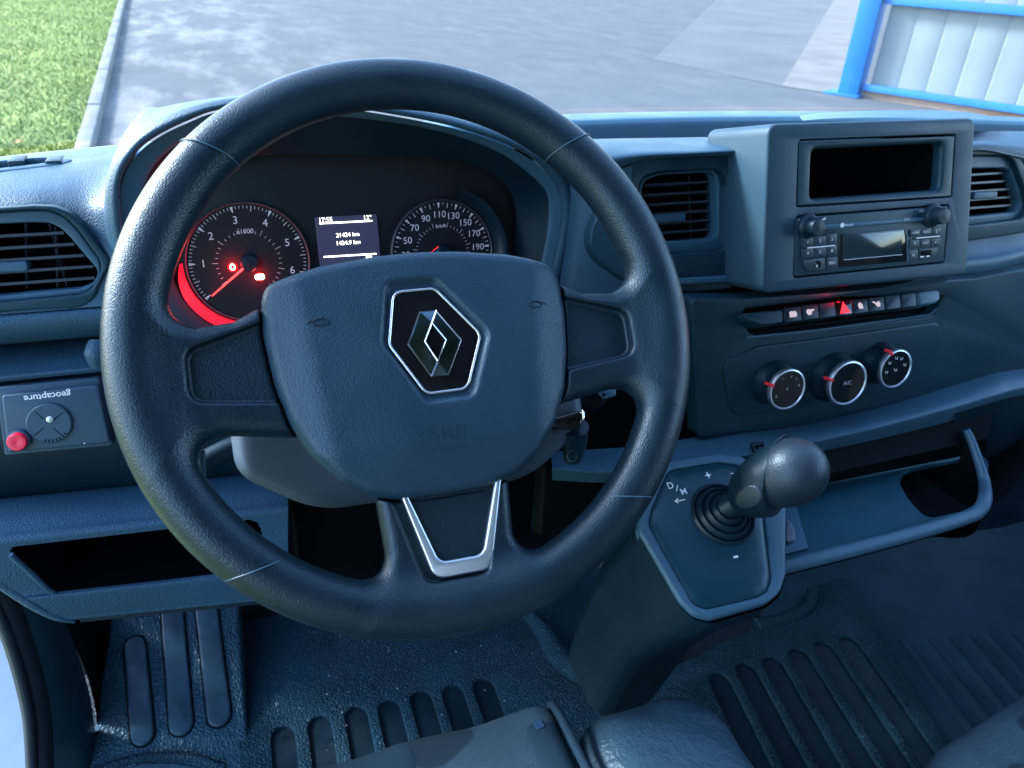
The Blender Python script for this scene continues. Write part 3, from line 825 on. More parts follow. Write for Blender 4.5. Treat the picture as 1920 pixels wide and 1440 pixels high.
# light card wedge left in the tray next to the gear console
panel('tray_divider', Plane(z_(1490, 990, -.4955), (0, 0, 1), up=(0, 1, 0)), [(1440, 905), (1488, 930), (1516, 1027), (1440, 1046)], M_TRIM2, dash, depth=.003, bev=.0008, r=.001)
loft('glovebox_underside', [[D(1380, 1085, .44), D(1600, 1030, .44), D(1850, 960, .46), D(2000, 760, .52)], [D(1380, 1085, .44) + np.array([0, .4, -.05]), D(1600, 1030, .44) + np.array([0, .4, -.05]), D(1850, 960, .46) + np.array([0, .4, -.05]), D(2000, 760, .52) + np.array([0, .35, -.1])]], M_BLACK, dash, nu=12, nv=4)
loft('glovebox_face', rowsD([(1790, 775, .50), (1870, 752, .504), (1910, 740, .508), (2010, 718, .51)], [(1790, 900, .53), (1870, 890, .53), (1910, 880, .53), (2010, 850, .53)], [(1790, 1000, .56), (1870, 990, .56), (1910, 980, .56), (2010, 950, .56)]), M_DARK, dash, nu=12, nv=9)
# dark structure under the column
box('under_column_panel', (.13, .72, -.52), (.19, .16, .01), M_BLACK, dash, axes=[(1, 0, 0), (0, 0, 1), (0, -1, 0)], bev=.004)
panel('knee_bracket', Plane(D(620, 1010, .60), (0, -1, .2)), [(548, 935), (720, 940), (728, 1075), (560, 1075)], M_BLACK, dash, depth=.05, bev=.004, r=.004)
panel('pocket_panel', Plane(D(1100, 900, .52), (0, -1, .3)), [(1020, 872), (1120, 868), (1150, 905), (1130, 960), (1010, 1010)], M_BLACK, dash, depth=.02, bev=.004, r=.004)
# ================================================================ instrument cluster
clu = root('instrument_cluster', 'dark instrument cluster with a rev counter, a small lit display and a speedometer', 'instrument cluster', D(640, 560, .68) + np.array([0, 0, -.03]))
ca_ = radians(12)
ICP = Plane(D(467, 493, .662), (0, -cos(ca_), sin(ca_)))
M_FACE = mat('dial_face', (.010, .012, .016), .45, rvar=.05)
M_DIALW = mat('dial_print', (.42, .45, .52), .6, emit=(.65, .70, .85), estr=.02)
M_RING = mat('dial_ring', (.05, .06, .075), .3, rvar=.05)
panel('face_plate', ICP, [(280, 280), (1000, 280), (1000, 640), (280, 640)], M_FACE, clu, depth=.01, bev=.001, r=.01, w=-.006, back=True)
M_LAMP_R = lamp_mat('red_lamp', (1.0, .02, .03), 5.0)
M_NEEDLE = lamp_mat('needle_red', (1.0, .03, .03), 1.0)
M_HOT = lamp_mat('lamp_symbol', (1.0, .55, .38), 3.0)
M_SCREEN = lamp_mat('screen_blue', (.05, .055, .13), .07)
M_SCRTXT = lamp_mat('screen_white', (1.0, .95, .85), .8)
def dial(name, c, R, a0, a1, n_major, per, labels, lr, tsize, unit, needle_ang, tri_every=2):
    """ticks run clockwise from angle a0 to a1 (degrees)"""
    q = Plane(ICP.P(*c, 0), ICP.n)
    d = lathe(name, q.P(0, 0, -.004), q.n, [(R * 1.0, 0), (R * 1.0, .001), (R * .2, .001), (0.0, .001)], M_FACE, clu, n=64)
    lathe('dial_ring', q.P(0, 0, -.005), q.n, [(R * 1.03, 0), (R * 1.03, .0045), (R * 1.015, .0052), (R * 1.0, .0045), (R * .995, 0)], M_RING, d, n=72)
    V = []; fc = []
    def tick(ang, r0, r1, w0, w1):
        a = radians(ang); e = np.array([cos(a), sin(a)]); t = np.array([-sin(a), cos(a)])
        i = len(V)
        for p in (e * r0 - t * w0, e * r0 + t * w0, e * r1 + t * w1, e * r1 - t * w1): V.append(q.P(p[0], p[1], -.0025))
        fc.append((i, i + 3, i + 2, i + 1))
    tot = n_major * per
    for k in range(tot + 1):
        a = a0 + (a1 - a0) * k / tot
        if k % per == 0: tick(a, R * .86, R * .965, .0002, .0013)
        elif k % (per // 2) == 0: tick(a, R * .87, R * .965, .00028, .00028)
        else: tick(a, R * .915, R * .965, .00022, .00022)
    for k in range(0, 29):
        a = a0 + (a1 - a0) * k / 28
        tick(a, R * (.50 if k % 4 else .50), R * (.55 if k % 4 else .60), .00018, .00018)
    mk('tick_marks', V, fc, M_DIALW, d, 0, recalc=False)
    for s, ang in labels:
        a = radians(ang)
        text(s, q, R * lr * cos(a), R * lr * sin(a), tsize, M_DIALW, d, 'numeral', w=-.0025)
    text(unit[0], q, unit[1], unit[2], unit[3], M_DIALW, d, 'unit_mark', w=-.0025)
    return d, q
tc_ = ICP.uv(467, 493); R1 = .0500
tach, tq = dial('rev_counter', tc_, R1, 216, -54, 7, 10, [(str(k), 216 - 38.57 * k + (0 if k else 0)) for k in range(1, 7)], .735, .0092, ('x1000', 0, .0265, .0058), 216)
# needle, hub and the two lamps that are lit
a = radians(217)
e, t_ = np.array([cos(a), sin(a)]), np.array([-sin(a), cos(a)])
V = [tq.P(*(e * r + t_ * w), h) for r, w, h in ((.006, .0010, .002), (.006, -.0010, .002), (.042, -.0005, .002), (.042, .0005, .002), (.006, 0, .0032), (.042, 0, .0026))]
mk('needle', V, [(0, 4, 5, 3), (1, 2, 5, 4), (0, 1, 4), (3, 5, 2), (0, 3, 2, 1)], M_NEEDLE, tach, 0, recalc=True)
lathe('needle_hub', tq.P(0, 0, -.003), tq.n, [(.0075, 0), (.0075, .005), (.006, .0065), (0, .007)], M_DARK, tach, n=32)
def lampsym(px, py, kind):
    c = tq.uv(px, py, -.002)
    q = Plane(tq.P(*c, -.0022), tq.n)
    o = lathe('warning_lamp', q.P(0, 0, 0), q.n, [(.0042, 0), (.0042, .0003), (0, .0003)], mat('lamp_window', (.12, .004, .006), .5), tach, n=28)
    def ring(rx, ry, w_, n=24):
        V = []; m = n
        for k in range(m):
            th = 2 * pi * k / m
            V += [q.P(rx * cos(th), ry * sin(th), .0006), q.P((rx - w_) * cos(th), (ry - w_) * sin(th), .0006)]
        mk('symbol', V, [(2 * k, 2 * ((k + 1) % m), 2 * ((k + 1) % m) + 1, 2 * k + 1) for k in range(m)], M_HOT, o, 0)
    ring(.0024, .0026, .0009)
    if kind == 'brake':
        for s in (-1, 1):
            V = [q.P(s * (.0028 + .0013 * (k % 2)) * cos(th), (.0028 + .0013 * (k % 2)) * sin(th) * .8, .0006) for th in np.linspace(-.9, .9, 8) for k in (0, 1)]
            mk('symbol', V, [(2 * k, 2 * k + 2, 2 * k + 3, 2 * k + 1) for k in range(7)], M_HOT, o, 0)
        text('!', q, 0, 0, .004, M_HOT, o, 'symbol', w=.0008)
    else:
        text('o', q, 0, .0028, .004, M_HOT, o, 'symbol', w=.0008)
    L = bpy.data.lights.new('warning_glow', 'POINT'); L.color = (1, .01, .02); L.energy = .0045; L.shadow_soft_size = .003
    l = bpy.data.objects.new('warning_glow', L); COL.objects.link(l); l.parent = tach
    l.location = Vector(q.P(0, 0, .007) - base_of(tach))
    return o
lampsym(436, 501, 'key'); lampsym(487, 519, 'brake')
sc_ = ICP.uv(831, 474); R2 = .0475
labels = [(str(10 + 20 * k), 225 - 22.5 * (k) * 1.0) for k in range(0, 11)]
labels = [(str(v), 92 - (v - 110) * 1.10) for v in (30, 50, 70, 90, 110, 130, 150, 170, 190)]
spd, sq = dial('speedometer', sc_, R2, 92 + 100 * 1.10, 92 - 100 * 1.10, 10, 4, labels, .735, .0086, ('km/h', 0, .0245, .0052), 225)
lathe('needle_hub', sq.P(0, 0, -.003), sq.n, [(.0075, 0), (.0075, .005), (.006, .0065), (0, .007)], M_DARK, spd, n=32)
mk('needle', [sq.P(-.004, .0072, .002), sq.P(-.006, .006, .002), sq.P(-.03, -.012, .002)], [(0, 1, 2)], M_NEEDLE, spd, 0)
# glowing strip low left of the rev counter, painting the pointer's red reflection
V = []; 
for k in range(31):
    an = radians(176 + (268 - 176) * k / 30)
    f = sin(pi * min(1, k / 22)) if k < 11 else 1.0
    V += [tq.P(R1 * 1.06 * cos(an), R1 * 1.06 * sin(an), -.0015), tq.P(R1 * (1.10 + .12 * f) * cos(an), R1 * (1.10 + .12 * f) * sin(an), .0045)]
mk('red_glow_strip', V, [(2 * k, 2 * k + 2, 2 * k + 3, 2 * k + 1) for k in range(30)], lamp_mat('red_glow_paint', (1.0, .006, .022), .26), tach, 60)
def arc_band(q, R, prof, a0, a1, m_, par, n=40):
    V = [q.P(R * r * cos(radians(a)), R * r * sin(radians(a)), h) for a in np.linspace(a0, a1, n) for r, h in prof]
    k = len(prof)
    mk('dial_bowl', V, [(i * k + j, (i + 1) * k + j, (i + 1) * k + j + 1, i * k + j + 1) for i in range(n - 1) for j in range(k - 1)], m_, par, 60, recalc=True)
arc_band(tq, R1, [(1.235, .0055), (1.27, .009), (1.42, .014), (1.50, .018)], 140, 300, M_TRIM, tach)
arc_band(sq, R2, [(1.05, .0), (1.10, .006), (1.22, .012), (1.26, .012)], -60, 75, M_DARK, spd)
# display
q0, q1, q2, q3 = (590, 408), (706, 402), (715, 500), (602, 512)
scr_ = panel('display', ICP, [q0, q1, q2, q3], M_SCREEN, clu, depth=.004, bev=.0003, r=.001, w=-.0035)
dp = Plane(ICP.hit(650, 455), ICP.n)
def du(px, py): return dp.uv(px, py)
def sbar(a, b, w_):
    a, b = du(*a), du(*b)
    mk('rule_line', [dp.P(a[0], a[1], -.003), dp.P(b[0], b[1], -.003), dp.P(b[0], b[1] + w_, -.003), dp.P(a[0], a[1] + w_, -.003)], [(0, 1, 2, 3)], M_SCRTXT, scr_, 0)
sbar((600, 421), (699, 416), .0012); sbar((608, 484), (707, 478), .0012)
for s, p, sz in (('17:55', (611, 413), .0056), ('12°', (690, 409), .0056), ('21424 km', (653, 441), .0052), ('1424.9 km', (654, 456), .0052)):
    c = du(*p); text(s, dp, c[0], c[1], sz, M_SCRTXT, scr_, 'lettering', w=-.003, bold=-.00004)
c = du(693, 484); lathe('status_dot', dp.P(c[0], c[1], -.003), dp.n, [(.0028, 0), (0, .0001)], M_SCRTXT, scr_, n=18)
# ================================================================ radio tower, switches, heater controls
RPL = Plane((.55, .54 + (-.19 + .15) * tan(radians(15)), -.19), (0, -cos(radians(15)), sin(radians(15))))
tower = root('radio_housing', 'grey upright housing in the middle of the dashboard holding the radio', 'radio housing', (.55, .58, -.27))
TO = [(1441, 232), (1830, 221), (1814, 516), (1428, 551)]
TO = [RPL.uv(*p) for p in TO]
CUBO = [(1497, 262), (1793, 251), (1786, 370), (1493, 389)]
RADO = [(1493, 405), (1780, 383), (1771, 493), (1487, 522)]
M_TOWER = mat('tower_plastic', (.017, .044, .068), .5, grain=[('noise', 1100, .00012)], var=.08, rvar=.05)
panel('front_panel', RPL, TO, M_TOWER, tower, holes=[[RPL.uv(*p) for p in CUBO], [RPL.uv(*p) for p in RADO]], px=False, depth=.088, bev=.003, r=.009, hr=.003, hbev=.0008)
# storage slot above the radio
sl = panel('storage_slot', RPL, [(1500, 266), (1790, 255), (1783, 368), (1496, 386)], M_TRIM, tower, holes=[[(1524, 280), (1768, 268), (1762, 356), (1520, 374)]], depth=.01, bev=.0008, r=.0012, hr=.005, hbev=.004, w=.0005)
pocket('slot_cavity', RPL, [(1521, 277), (1771, 265), (1765, 359), (1517, 377)], M_BLACK, sl, depth=.09, r=.005, w=-.003)
loft('top_pod', [[D(1502, 216, .74), D(1560, 210, .74), D(1680, 207, .74), D(1790, 208, .74), D(1850, 216, .74)], [D(1500, 220, .70), D(1560, 214, .70), D(1680, 211, .70), D(1790, 213, .70), D(1860, 220, .70)], [D(1505, 226, .62), D(1560, 222, .62), D(1680, 219, .62), D(1790, 219, .62), D(1835, 224, .62)]], M_TRIM2, tower, nu=30, nv=14)
# ---- radio
radio = root('car_radio', 'dark single slot car radio with two round knobs, number keys and a blank display', 'radio', RPL.P(*RPL.uv(1630, 455), -.03) + np.array([0, 0, -.03]))
panel('radio_body', RPL, [(1495, 408), (1778, 386), (1769, 491), (1489, 519)], M_TRIM, radio, depth=.02, bev=.001, r=.002, w=.001)
rp = RPL
def P2(px, py, w=.001): return rp.uv(px, py, w)
panel('cassette_bar', rp, [(1520, 424), (1752, 406), (1751, 413), (1522, 433)], M_TRIM2, radio, depth=.003, bev=.0009, r=.0012, w=.0022)
panel('display_surround', rp, [(1575, 440), (1700, 429), (1700, 490), (1573, 502)], M_GLOSS, radio, depth=.003, bev=.0006, r=.0015, w=.0018)
panel('display', rp, [(1582, 442), (1693, 432), (1690, 477), (1580, 487)], mat('lcd', (.012, .026, .034), .12, coat=.3), radio, depth=.002, bev=.0003, r=.0008, w=.0022)
tube('display_edge', [rp.P(*P2(1580, 487), .0026), rp.P(*P2(1690, 477), .0026)], .00035, M_GREY, radio, n=6)
tube('display_edge', [rp.P(*P2(1697, 430), .0026), rp.P(*P2(1699, 445), .0026), rp.P(*P2(1699, 490), .0026)], .0006, M_TRIM2, radio, n=6)
for px, py in ((1513, 424), (1747, 404)):
    c = P2(px, py)
    k = lathe('knob', rp.P(*c, .001), rp.n, [(.0098, 0), (.0098, .002), (.0078, .004), (.0076, .013), (.0068, .0148), (.0, .0155)], M_DARK, radio, n=36)
    lathe('knob_collar', rp.P(*c, .001), rp.n, [(.0112, 0), (.0112, .0016), (.010, .0022)], M_DARK, k, n=36)
M_KEY = mat('radio_key', (.014, .032, .050), .4, rvar=.05)
def key_(px4, label=None, sz=.0042, mt=M_WHITE, hl=True):
    """key cap from corners given in the four-times enlarged crop of the radio"""
    q = [(1380 + a / 4, 210 + b / 4) for a, b in px4]
    o = panel('key', rp, q, M_KEY, radio, depth=.003, bev=.0005, r=.0012, w=.0026)
    cx, cy = np.mean([a for a, _ in q]), np.mean([b for _, b in q])
    if label:
        c = rp.uv(cx, cy, .0027); text(label, rp, c[0], c[1], sz, mt, o, 'key_label', w=.0028)
    return o
LX = [(495, 585, 588, 502), (585, 680, 682, 588), (680, 762, 762, 682)]
rowsL = [((945, 935, 918), (1020, 1010, 1002)), ((1028, 1018, 1006), (1100, 1090, 1082))]
num = iter('123456')
for (t0, t1_, t2_), (b0, b1, b2) in rowsL:
    for (x0, x1, x2, x3), ya, yb in zip(LX, (t0, t1_, t2_), (b0, b1, b2)):
        key_([(x0, ya), (x1 - 3, ya - 9), (x1 - 3, yb - 9), (x0, yb)], next(num))
key_([(500, 1110), (668, 1092), (668, 1182), (540, 1192), (512, 1165)])
key_([(680, 1092), (762, 1084), (762, 1175), (680, 1182)], 'TEXT', .0034)
lathe('jog_dimple', rp.P(*rp.uv(1380 + 615 / 4, 210 + 1143 / 4, .003), .0028), rp.n, [(.0034, .0), (.0030, .0008), (.0, .0002)], M_GLOSS, radio, n=24)
for (x0, x1), lab, s_ in (((1308, 1385), 'RADIO', .0026), ((1390, 1468), 'MEDIA', .0026), ((1473, 1538), '↺', .004)):
    key_([(x0, 882 - (x0 - 1308) * .07), (x1, 876 - (x0 - 1308) * .07), (x1, 930 - (x0 - 1308) * .07), (x0, 936 - (x0 - 1308) * .07)], lab if lab != '↺' else 'C', s_)
for (x0, x1), lab, s_ in (((1302, 1378), '•', .005), ((1383, 1456), 'SETUP', .0024), ((1461, 1532), '•', .005)):
    key_([(x0, 962 - (x0 - 1302) * .07), (x1, 955 - (x0 - 1302) * .07), (x1, 1016 - (x0 - 1302) * .07), (x0, 1022 - (x0 - 1302) * .07)], lab, s_)
key_([(1292, 1038), (1368, 1030), (1366, 1110), (1288, 1118)], 'TA', .0034)
key_([(1378, 1030), (1520, 1014), (1505, 1070), (1440, 1102), (1374, 1110)])
usb = panel('usb_port', rp, [(1380 + a / 4, 210 + b / 4) for a, b in ((1390, 1040), (1470, 1032), (1466, 1085), (1386, 1094))], M_BLACK, radio, depth=.002, bev=.0004, r=.0006, w=.0031)
for a, b in ((1398, 1082), (1440, 1078)):
    panel('contact', rp, [(1380 + x / 4, 210 + y / 4) for x, y in ((a - 12, b), (a + 14, b - 3), (a + 14, b + 7), (a - 12, b + 10))], M_WHITE, usb, depth=.0005, bev=0, r=.0002, w=.0034)
for (a, b), (c, d_) in (((525, 1018), (728, 1000)), ((1340, 945), (1512, 930))):
    p0, p1 = P2(1380 + a / 4, 210 + b / 4), P2(1380 + c / 4, 210 + d_ / 4)
    tube('key_rule', [rp.P(*p0, .0032), rp.P(*p1, .0032)], .00055, M_WHITE, radio, n=6)
def rtext(s, px4, py4, sz, m_=M_WHITE, ang=0.0):
    c = rp.uv(1380 + px4 / 4, 210 + py4 / 4, .0013); text(s, rp, c[0], c[1], sz, m_, radio, 'lettering', w=.0016 if py4 < 800 or px4 < 500 else .0026, ang=ang)
rtext('BROWSE', 1410, 742, .0030, M_GREY); rtext('Bluetooth', 832, 846, .0030, M_WHITE); rtext('MP3', 1275, 806, .0040, M_GREY)
c = rp.uv(1380 + 475 / 4, 210 + 818 / 4)
tube('power_symbol', [rp.P(c[0] + .0020 * cos(t), c[1] + .0020 * sin(t), .0016) for t in np.linspace(2.2, 2.2 + 5, 14)], .0003, M_WHITE, radio, n=5)
tube('power_symbol', [rp.P(c[0], c[1] + .0004, .0016), rp.P(c[0], c[1] + .0026, .0016)], .0003, M_WHITE, radio, n=5)
mk('volume_symbol', [rp.P(*P2(1380 + a / 4, 210 + b / 4), .0018) for a, b in ((620, 815), (668, 808), (668, 788))], [(0, 1, 2)], M_WHITE, radio, 0)
c = rp.uv(1380 + 783 / 4, 210 + 848 / 4); lathe('bluetooth_symbol', rp.P(*c, .0024), rp.n, [(.0022, 0), (.0, .0002)], M_WHITE, radio, n=16)

# ---- switch bar
SBP = Plane(D(1575, 580, .528), (0, -.80, .60))
sbar_ = root('switch_bar', 'black row of push switches with a lit red hazard triangle under the radio', 'switch bar', D(1575, 600, .545) + np.array([0, 0, -.02]))
def z5(a, b): return (1380 + a / 4.8, 530 + b / 4.8)
cavity_pl = Plane(D(1575, 580, .556), (0, -.98, .15))
panel('recess', cavity_pl, [(1385, 560), (1560, 545), (1790, 510), (1790, 600), (1740, 605), (1400, 645)], M_BLACK, sbar_, depth=.004, bev=0, r=.002)
panel('left_wing', SBP, [z5(*p) for p in ((60, 275), (425, 238), (425, 360), (240, 378), (110, 335))], M_TRIM, sbar_, depth=.02, bev=.0015, r=.004)
bx = [430, 585, 740, 893, 1042, 1185, 1333, 1478, 1622]
def topy(x): return 270 - (x - 60) * 205 / 1780
def boty(x): return 360 - (x - 430) * 150 / 1195
icons = {0: 'seat', 1: 'heat', 3: 'hazard', 4: 'lock', 5: 'fog'}
M_PINK = lamp_mat('switch_symbol', (1.0, .80, .84), .07)
M_HAZ = lamp_mat('hazard_red', (1.0, .01, .02), .35)
for i in range(8):
    x0, x1 = bx[i] + 5, bx[i + 1] - 5
    o = panel('switch', SBP, [z5(x0, topy(x0) - 4), z5(x1, topy(x1) - 4), z5(x1 + 14, boty(x1)), z5(x0 + 8, boty(x0))], M_GLOSS if i == 3 else M_DARK, sbar_, depth=.02, bev=.0011, r=.0012, w=.001)
    cx, cy = (x0 + x1) / 2 + 8, (topy((x0 + x1) / 2) + boty((x0 + x1) / 2)) / 2 - 4
    c = SBP.uv(*z5(cx, cy), .002); q = Plane(SBP.P(*c, .0016), SBP.n)
    k = icons.get(i)
    def blob(pts, m_): mk('switch_symbol', [q.P(a, b, .0002) for a, b in pts], [tuple(range(len(pts)))], m_, o, 0)
    if k == 'hazard':
        blob([(-.0062, -.0052), (.0062, -.0052), (0, .0062)], M_HAZ)
        L = bpy.data.lights.new('hazard_glow', 'POINT'); L.color = (1, .01, .03); L.energy = .003; L.shadow_soft_size = .003
        l = bpy.data.objects.new('hazard_glow', L); COL.objects.link(l); l.parent = o
        l.location = Vector(q.P(0, .012, .004) - base_of(o))
    elif k == 'seat':
        blob([(-.0045, -.003), (.0035, -.0032), (.0045, .0), (.003, .003), (.001, .002), (-.001, .003), (-.004, .002)], M_PINK)
    elif k == 'heat':
        blob([(-.005, 0), (-.003, -.003), (.001, -.0028), (.002, 0), (.005, .0012), (.005, .0026), (.001, .0022), (-.003, .003)], M_PINK)
    elif k == 'lock':
        blob([(-.002, -.003), (.0028, -.003), (.0030, .0005), (.0012, .0032), (-.0014, .0032), (-.003, .0006)], M_PINK)
    elif k == 'fog':
        blob([(-.005, .002), (-.002, .0005), (.0, -.003), (.004, -.0028), (.0048, .0), (.003, .003), (.0005, .0012), (-.004, .0032)], M_PINK)
panel('right_wing', SBP, [z5(*p) for p in ((1632, 82), (1835, 60), (1842, 150), (1800, 185), (1650, 206))], M_TRIM2, sbar_, depth=.02, bev=.0022, r=.004, w=.001)
tube('lower_edge', [D(*z5(100, 492), .531), D(*z5(700, 430), .531), D(*z5(1740, 290), .531), D(*z5(1810, 230), .531)], .0011, M_TRIM2, sbar_, n=8)
panel('card_slot', Plane(D(1560, 612, .540), (0, -.98, .2)), [z5(*p) for p in ((350, 410), (1560, 262), (1560, 278), (350, 430))], M_BLACK, sbar_, depth=.004, bev=0, r=.0005, w=.004)

# ---- heater controls
heat = root('heater_panel', 'dark heater control panel with three chrome ringed rotary knobs', 'heater panel', D(1560, 780, .55) + np.array([0, 0, -.02]))
panel('panel_plate', cp, HTR, M_TRIM, heat, depth=.006, bev=.0025, r=.012, w=.0022)
M_REDP = mat('red_pointer', (.75, .03, .04), .45)
knobs = [((1446, 716), .0218, 160, 'fan'), ((1557, 705), .0245, 163, 'ac'), ((1645, 679), .0215, 118, 'air')]
for (px, py), R, pang, kind in knobs:
    c = cp.uv(px, py, .002)
    kx = cp.n + cp.v * .10; kx = kx / np.linalg.norm(kx)
    o0 = cp.P(*c, .002)
    k = lathe('rotary_knob', o0, kx, [(R * 1.10, 0), (R * 1.08, .004), (R * .90, .010), (R * .88, .013), (R * .90, .020), (R * .92, .0235)], M_DARK, heat, n=56)
    lathe('chrome_ring', o0, kx, [(R * .925, .0195), (R * .965, .0215), (R * .965, .0235), (R * .94, .0255), (R * .885, .0258), (R * .86, .0245)], M_SATIN, k, n=64)
    lathe('knob_face', o0, kx, [(R * .865, .0238), (R * .84, .0246), (R * .3, .0240), (0, .0240)], M_GLOSS, k, n=48)
    fp = Plane(o0 + kx * .0252, kx)
    pa = radians(pang); e = np.array([cos(pa), sin(pa)])
    tube('pointer', [fp.P(*(e * R * .86), .0004), fp.P(*(e * R * 1.02), .000), fp.P(*(e * R * 1.04), -.007)], .0017, M_REDP, k, n=8)
    if kind == 'ac': text('A/C', fp, 0, 0, .0062, M_GREY, k, 'knob_mark', w=-.0008)
    elif kind == 'fan':
        for s, an in (('0', 205), ('1', 120), ('2', 75), ('3', 45), ('4', 10)): text(s, fp, R * .62 * cos(radians(an)), R * .62 * sin(radians(an)), .0040, M_GREY, k, 'knob_mark', w=-.0008)
        text('*', fp, 0, -.001, .0075, M_GREY, k, 'knob_mark', w=-.0008)
    else:
        for an in (190, 140, 95, 60, 15, 270):
            rr = R * (.55 if an != 270 else .05)
            u0, v0 = rr * cos(radians(an)), rr * sin(radians(an))
            tube('knob_mark', [fp.P(u0 - .0016, v0 + .0014, -.0007), fp.P(u0 - .0006, v0 - .0014, -.0007), fp.P(u0 + .0014, v0 - .0012, -.0007), fp.P(u0 + .0016, v0 + .001, -.0007)], .00032, M_WHITE, k, n=5)

# ---- tracking box under the left vent
DV = Plane(D(105, 780, .596), (-.03, -.94, .33))
dev = root('tracker_box', 'small grey box with red button and round cap left of the wheel', 'tracker box', DV.P(*DV.uv(110, 840), -.01))
def zd(a, b): return (a / 6.857, 640 + b / 6.857)
M_DEV = mat('box_plastic', (.028, .062, .098), .42, grain=[('noise', 1300, .00006)], rvar=.05)
panel('box_body', DV, [zd(*p) for p in ((15, 700), (1262, 560), (1420, 1305), (100, 1440))], M_DEV, dev, depth=.022, bev=.0018, r=.0022, w=.0)
panel('box_base', DV, [zd(*p) for p in ((-60, 600), (1270, 470), (1450, 1340), (60, 1470))], M_DEV, dev, depth=.016, bev=.001, r=.002, w=-.006)
c = DV.uv(*zd(640, 1050)); RC = .0160
capd = lathe('round_cap', DV.P(*c, 0), DV.n, [(RC, 0), (RC, .0022), (RC * .94, .0030), (0, .0030)], M_DEV, dev, n=48)
for a in (35, 125, 215, 305):
    e = np.array([cos(radians(a)), sin(radians(a))]); t = np.array([-e[1], e[0]])
    q = [c + e * RC * .28 - t * .0003, c + e * RC * .86 - t * .0003, c + e * RC * .86 + t * .0003, c + e * RC * .28 + t * .0003]
    mk('cap_groove', [DV.P(*p, .0032) for p in q], [(0, 1, 2, 3)], M_BLACK, capd, 0)
for k in range(7):
    a = radians(252 + k * 11); e = np.array([cos(a), sin(a)]); t = np.array([-e[1], e[0]])
    q = [c + e * RC * .78 - t * .0007, c + e * RC * .93 - t * .0007, c + e * RC * .93 + t * .0003, c + e * RC * .78 + t * .0003]
    mk('cap_groove', [DV.P(*p, .0032) for p in q], [(0, 1, 2, 3)], M_BLACK, capd, 0)
c2 = DV.uv(*zd(655, 990)); lathe('led', DV.P(*c2, .003), DV.n, [(.0026, 0), (.0025, .0012), (.0014, .0022), (0, .0025)], mat('led_clear', (.55, .6, .55), .15, coat=.5), dev, n=24)
c3 = DV.uv(*zd(250, 1270)); bt = lathe('button', DV.P(*c3, 0), DV.n, [(.0070, .001), (.0070, .0065), (.0062, .0078), (.0045, .0080), (0, .0074)], mat('red_button', (.85, .015, .06), .35, coat=.2), dev, n=36)
lathe('button_collar', DV.P(*c3, 0), DV.n, [(.0082, 0), (.0082, .003), (.0072, .0036), (.0071, .001)], M_TRIM2, bt, n=36)
c4 = DV.uv(*zd(612, 703)); text('geocapture', DV, c4[0], c4[1], .0072, M_WHITE, dev, 'lettering', w=.0004, ang=pi + radians(.5), bold=.0001)
lathe('screw', DV.P(*DV.uv(*zd(1085, 1312)), 0), DV.n, [(.0006, 0), (.0, .0003)], M_WHITE, dev, n=10)
# ================================================================ gear console and lever
GPL = Plane((.39, .435, -.4406), (0, -.483, 1.0), up=(0, 1, 0))
gear = root('gear_console', 'blue-grey gear console with a sloping shift plate and printed shift marks', 'gear console', (.38, .42, -.62))
GO = [(1240, 868), (1262, 861), (1345, 848), (1392, 853), (1424, 880), (1476, 945), (1475, 1078), (1464, 1110), (1440, 1130), (1335, 1160), (1302, 1152), (1276, 1126), (1198, 992), (1205, 960)]
GI = [(1252, 884), (1270, 878), (1345, 866), (1386, 871), (1404, 888), (1433, 960), (1448, 1085), (1440, 1108), (1420, 1120), (1326, 1142), (1300, 1135), (1216, 985), (1222, 955)]
GOu = fillet([GPL.uv(*p) for p in GO], .012, 5); GIu = fillet([GPL.uv(*p) for p in GI], .010, 5)
panel('console_rim', GPL, GOu, M_TRIM2, gear, holes=[GIu], px=False, depth=.012, bev=.0035, r=0, hr=0, hbev=.0015)
GPLI = Plane(GPL.p - GPL.n * .003, GPL.n, up=(0, 1, 0))
# shift plate, dished a little towards its middle
def plate_rows():
    q = np.array(dedupe([tuple(x) for x in GIu])); c = q.mean(axis=0)
    rows = []
    for k, h in ((1.03, -.004), (.99, -.0018), (.93, .0008), (.85, .0022), (.70, .003), (.5, .0032), (.25, .0032), (.02, .0032)):
        rows.append([GPL.P(*(c + (p - c) * k), h) for p in np.vstack([q, q[:1]])])
    return rows
R_ = plate_rows(); nq = len(R_[0]); V = [p for r in R_ for p in r]
fc = [(i * nq + j, (i + 1) * nq + j, (i + 1) * nq + j + 1, i * nq + j + 1) for i in range(len(R_) - 1) for j in range(nq - 1)]
M_PLATE = mat('shift_plate', (.004, .034, .054), .34, grain=[('noise', 1200, .00005)], var=.08, rvar=.06)
mk('shift_plate', V, fc, M_PLATE, gear, 60, recalc=False)
# skirt of the console
q = np.array(dedupe([tuple(x) for x in GOu])); m_ = len(q); c = q.mean(axis=0)
rows = []
for dz, dy, k in ((-.006, 0, 1.0), (-.03, .01, .985), (-.08, .04, .93), (-.16, .08, .88), (-.30, .12, .84)):
    rows.append([GPL.P(*(c + (p - c) * k)) + np.array([0, dy, dz]) for p in np.vstack([q, q[:1]])])
V = [p for r in rows for p in r]
fc = [(i * (m_ + 1) + j, i * (m_ + 1) + j + 1, (i + 1) * (m_ + 1) + j + 1, (i + 1) * (m_ + 1) + j) for i in range(len(rows) - 1) for j in range(m_)]
mk('console_skirt', V, fc, M_DARK, gear, 60, recalc=True)
def gt(s, px, py, sz, ang=0.0, sx=1.0):
    u, v = GPL.uv(px, py, .0035); text(s, GPL, u, v, sz, M_WHITE, gear, 'shift_mark', w=.0036, ang=ang, sx=sx, bold=.0001)
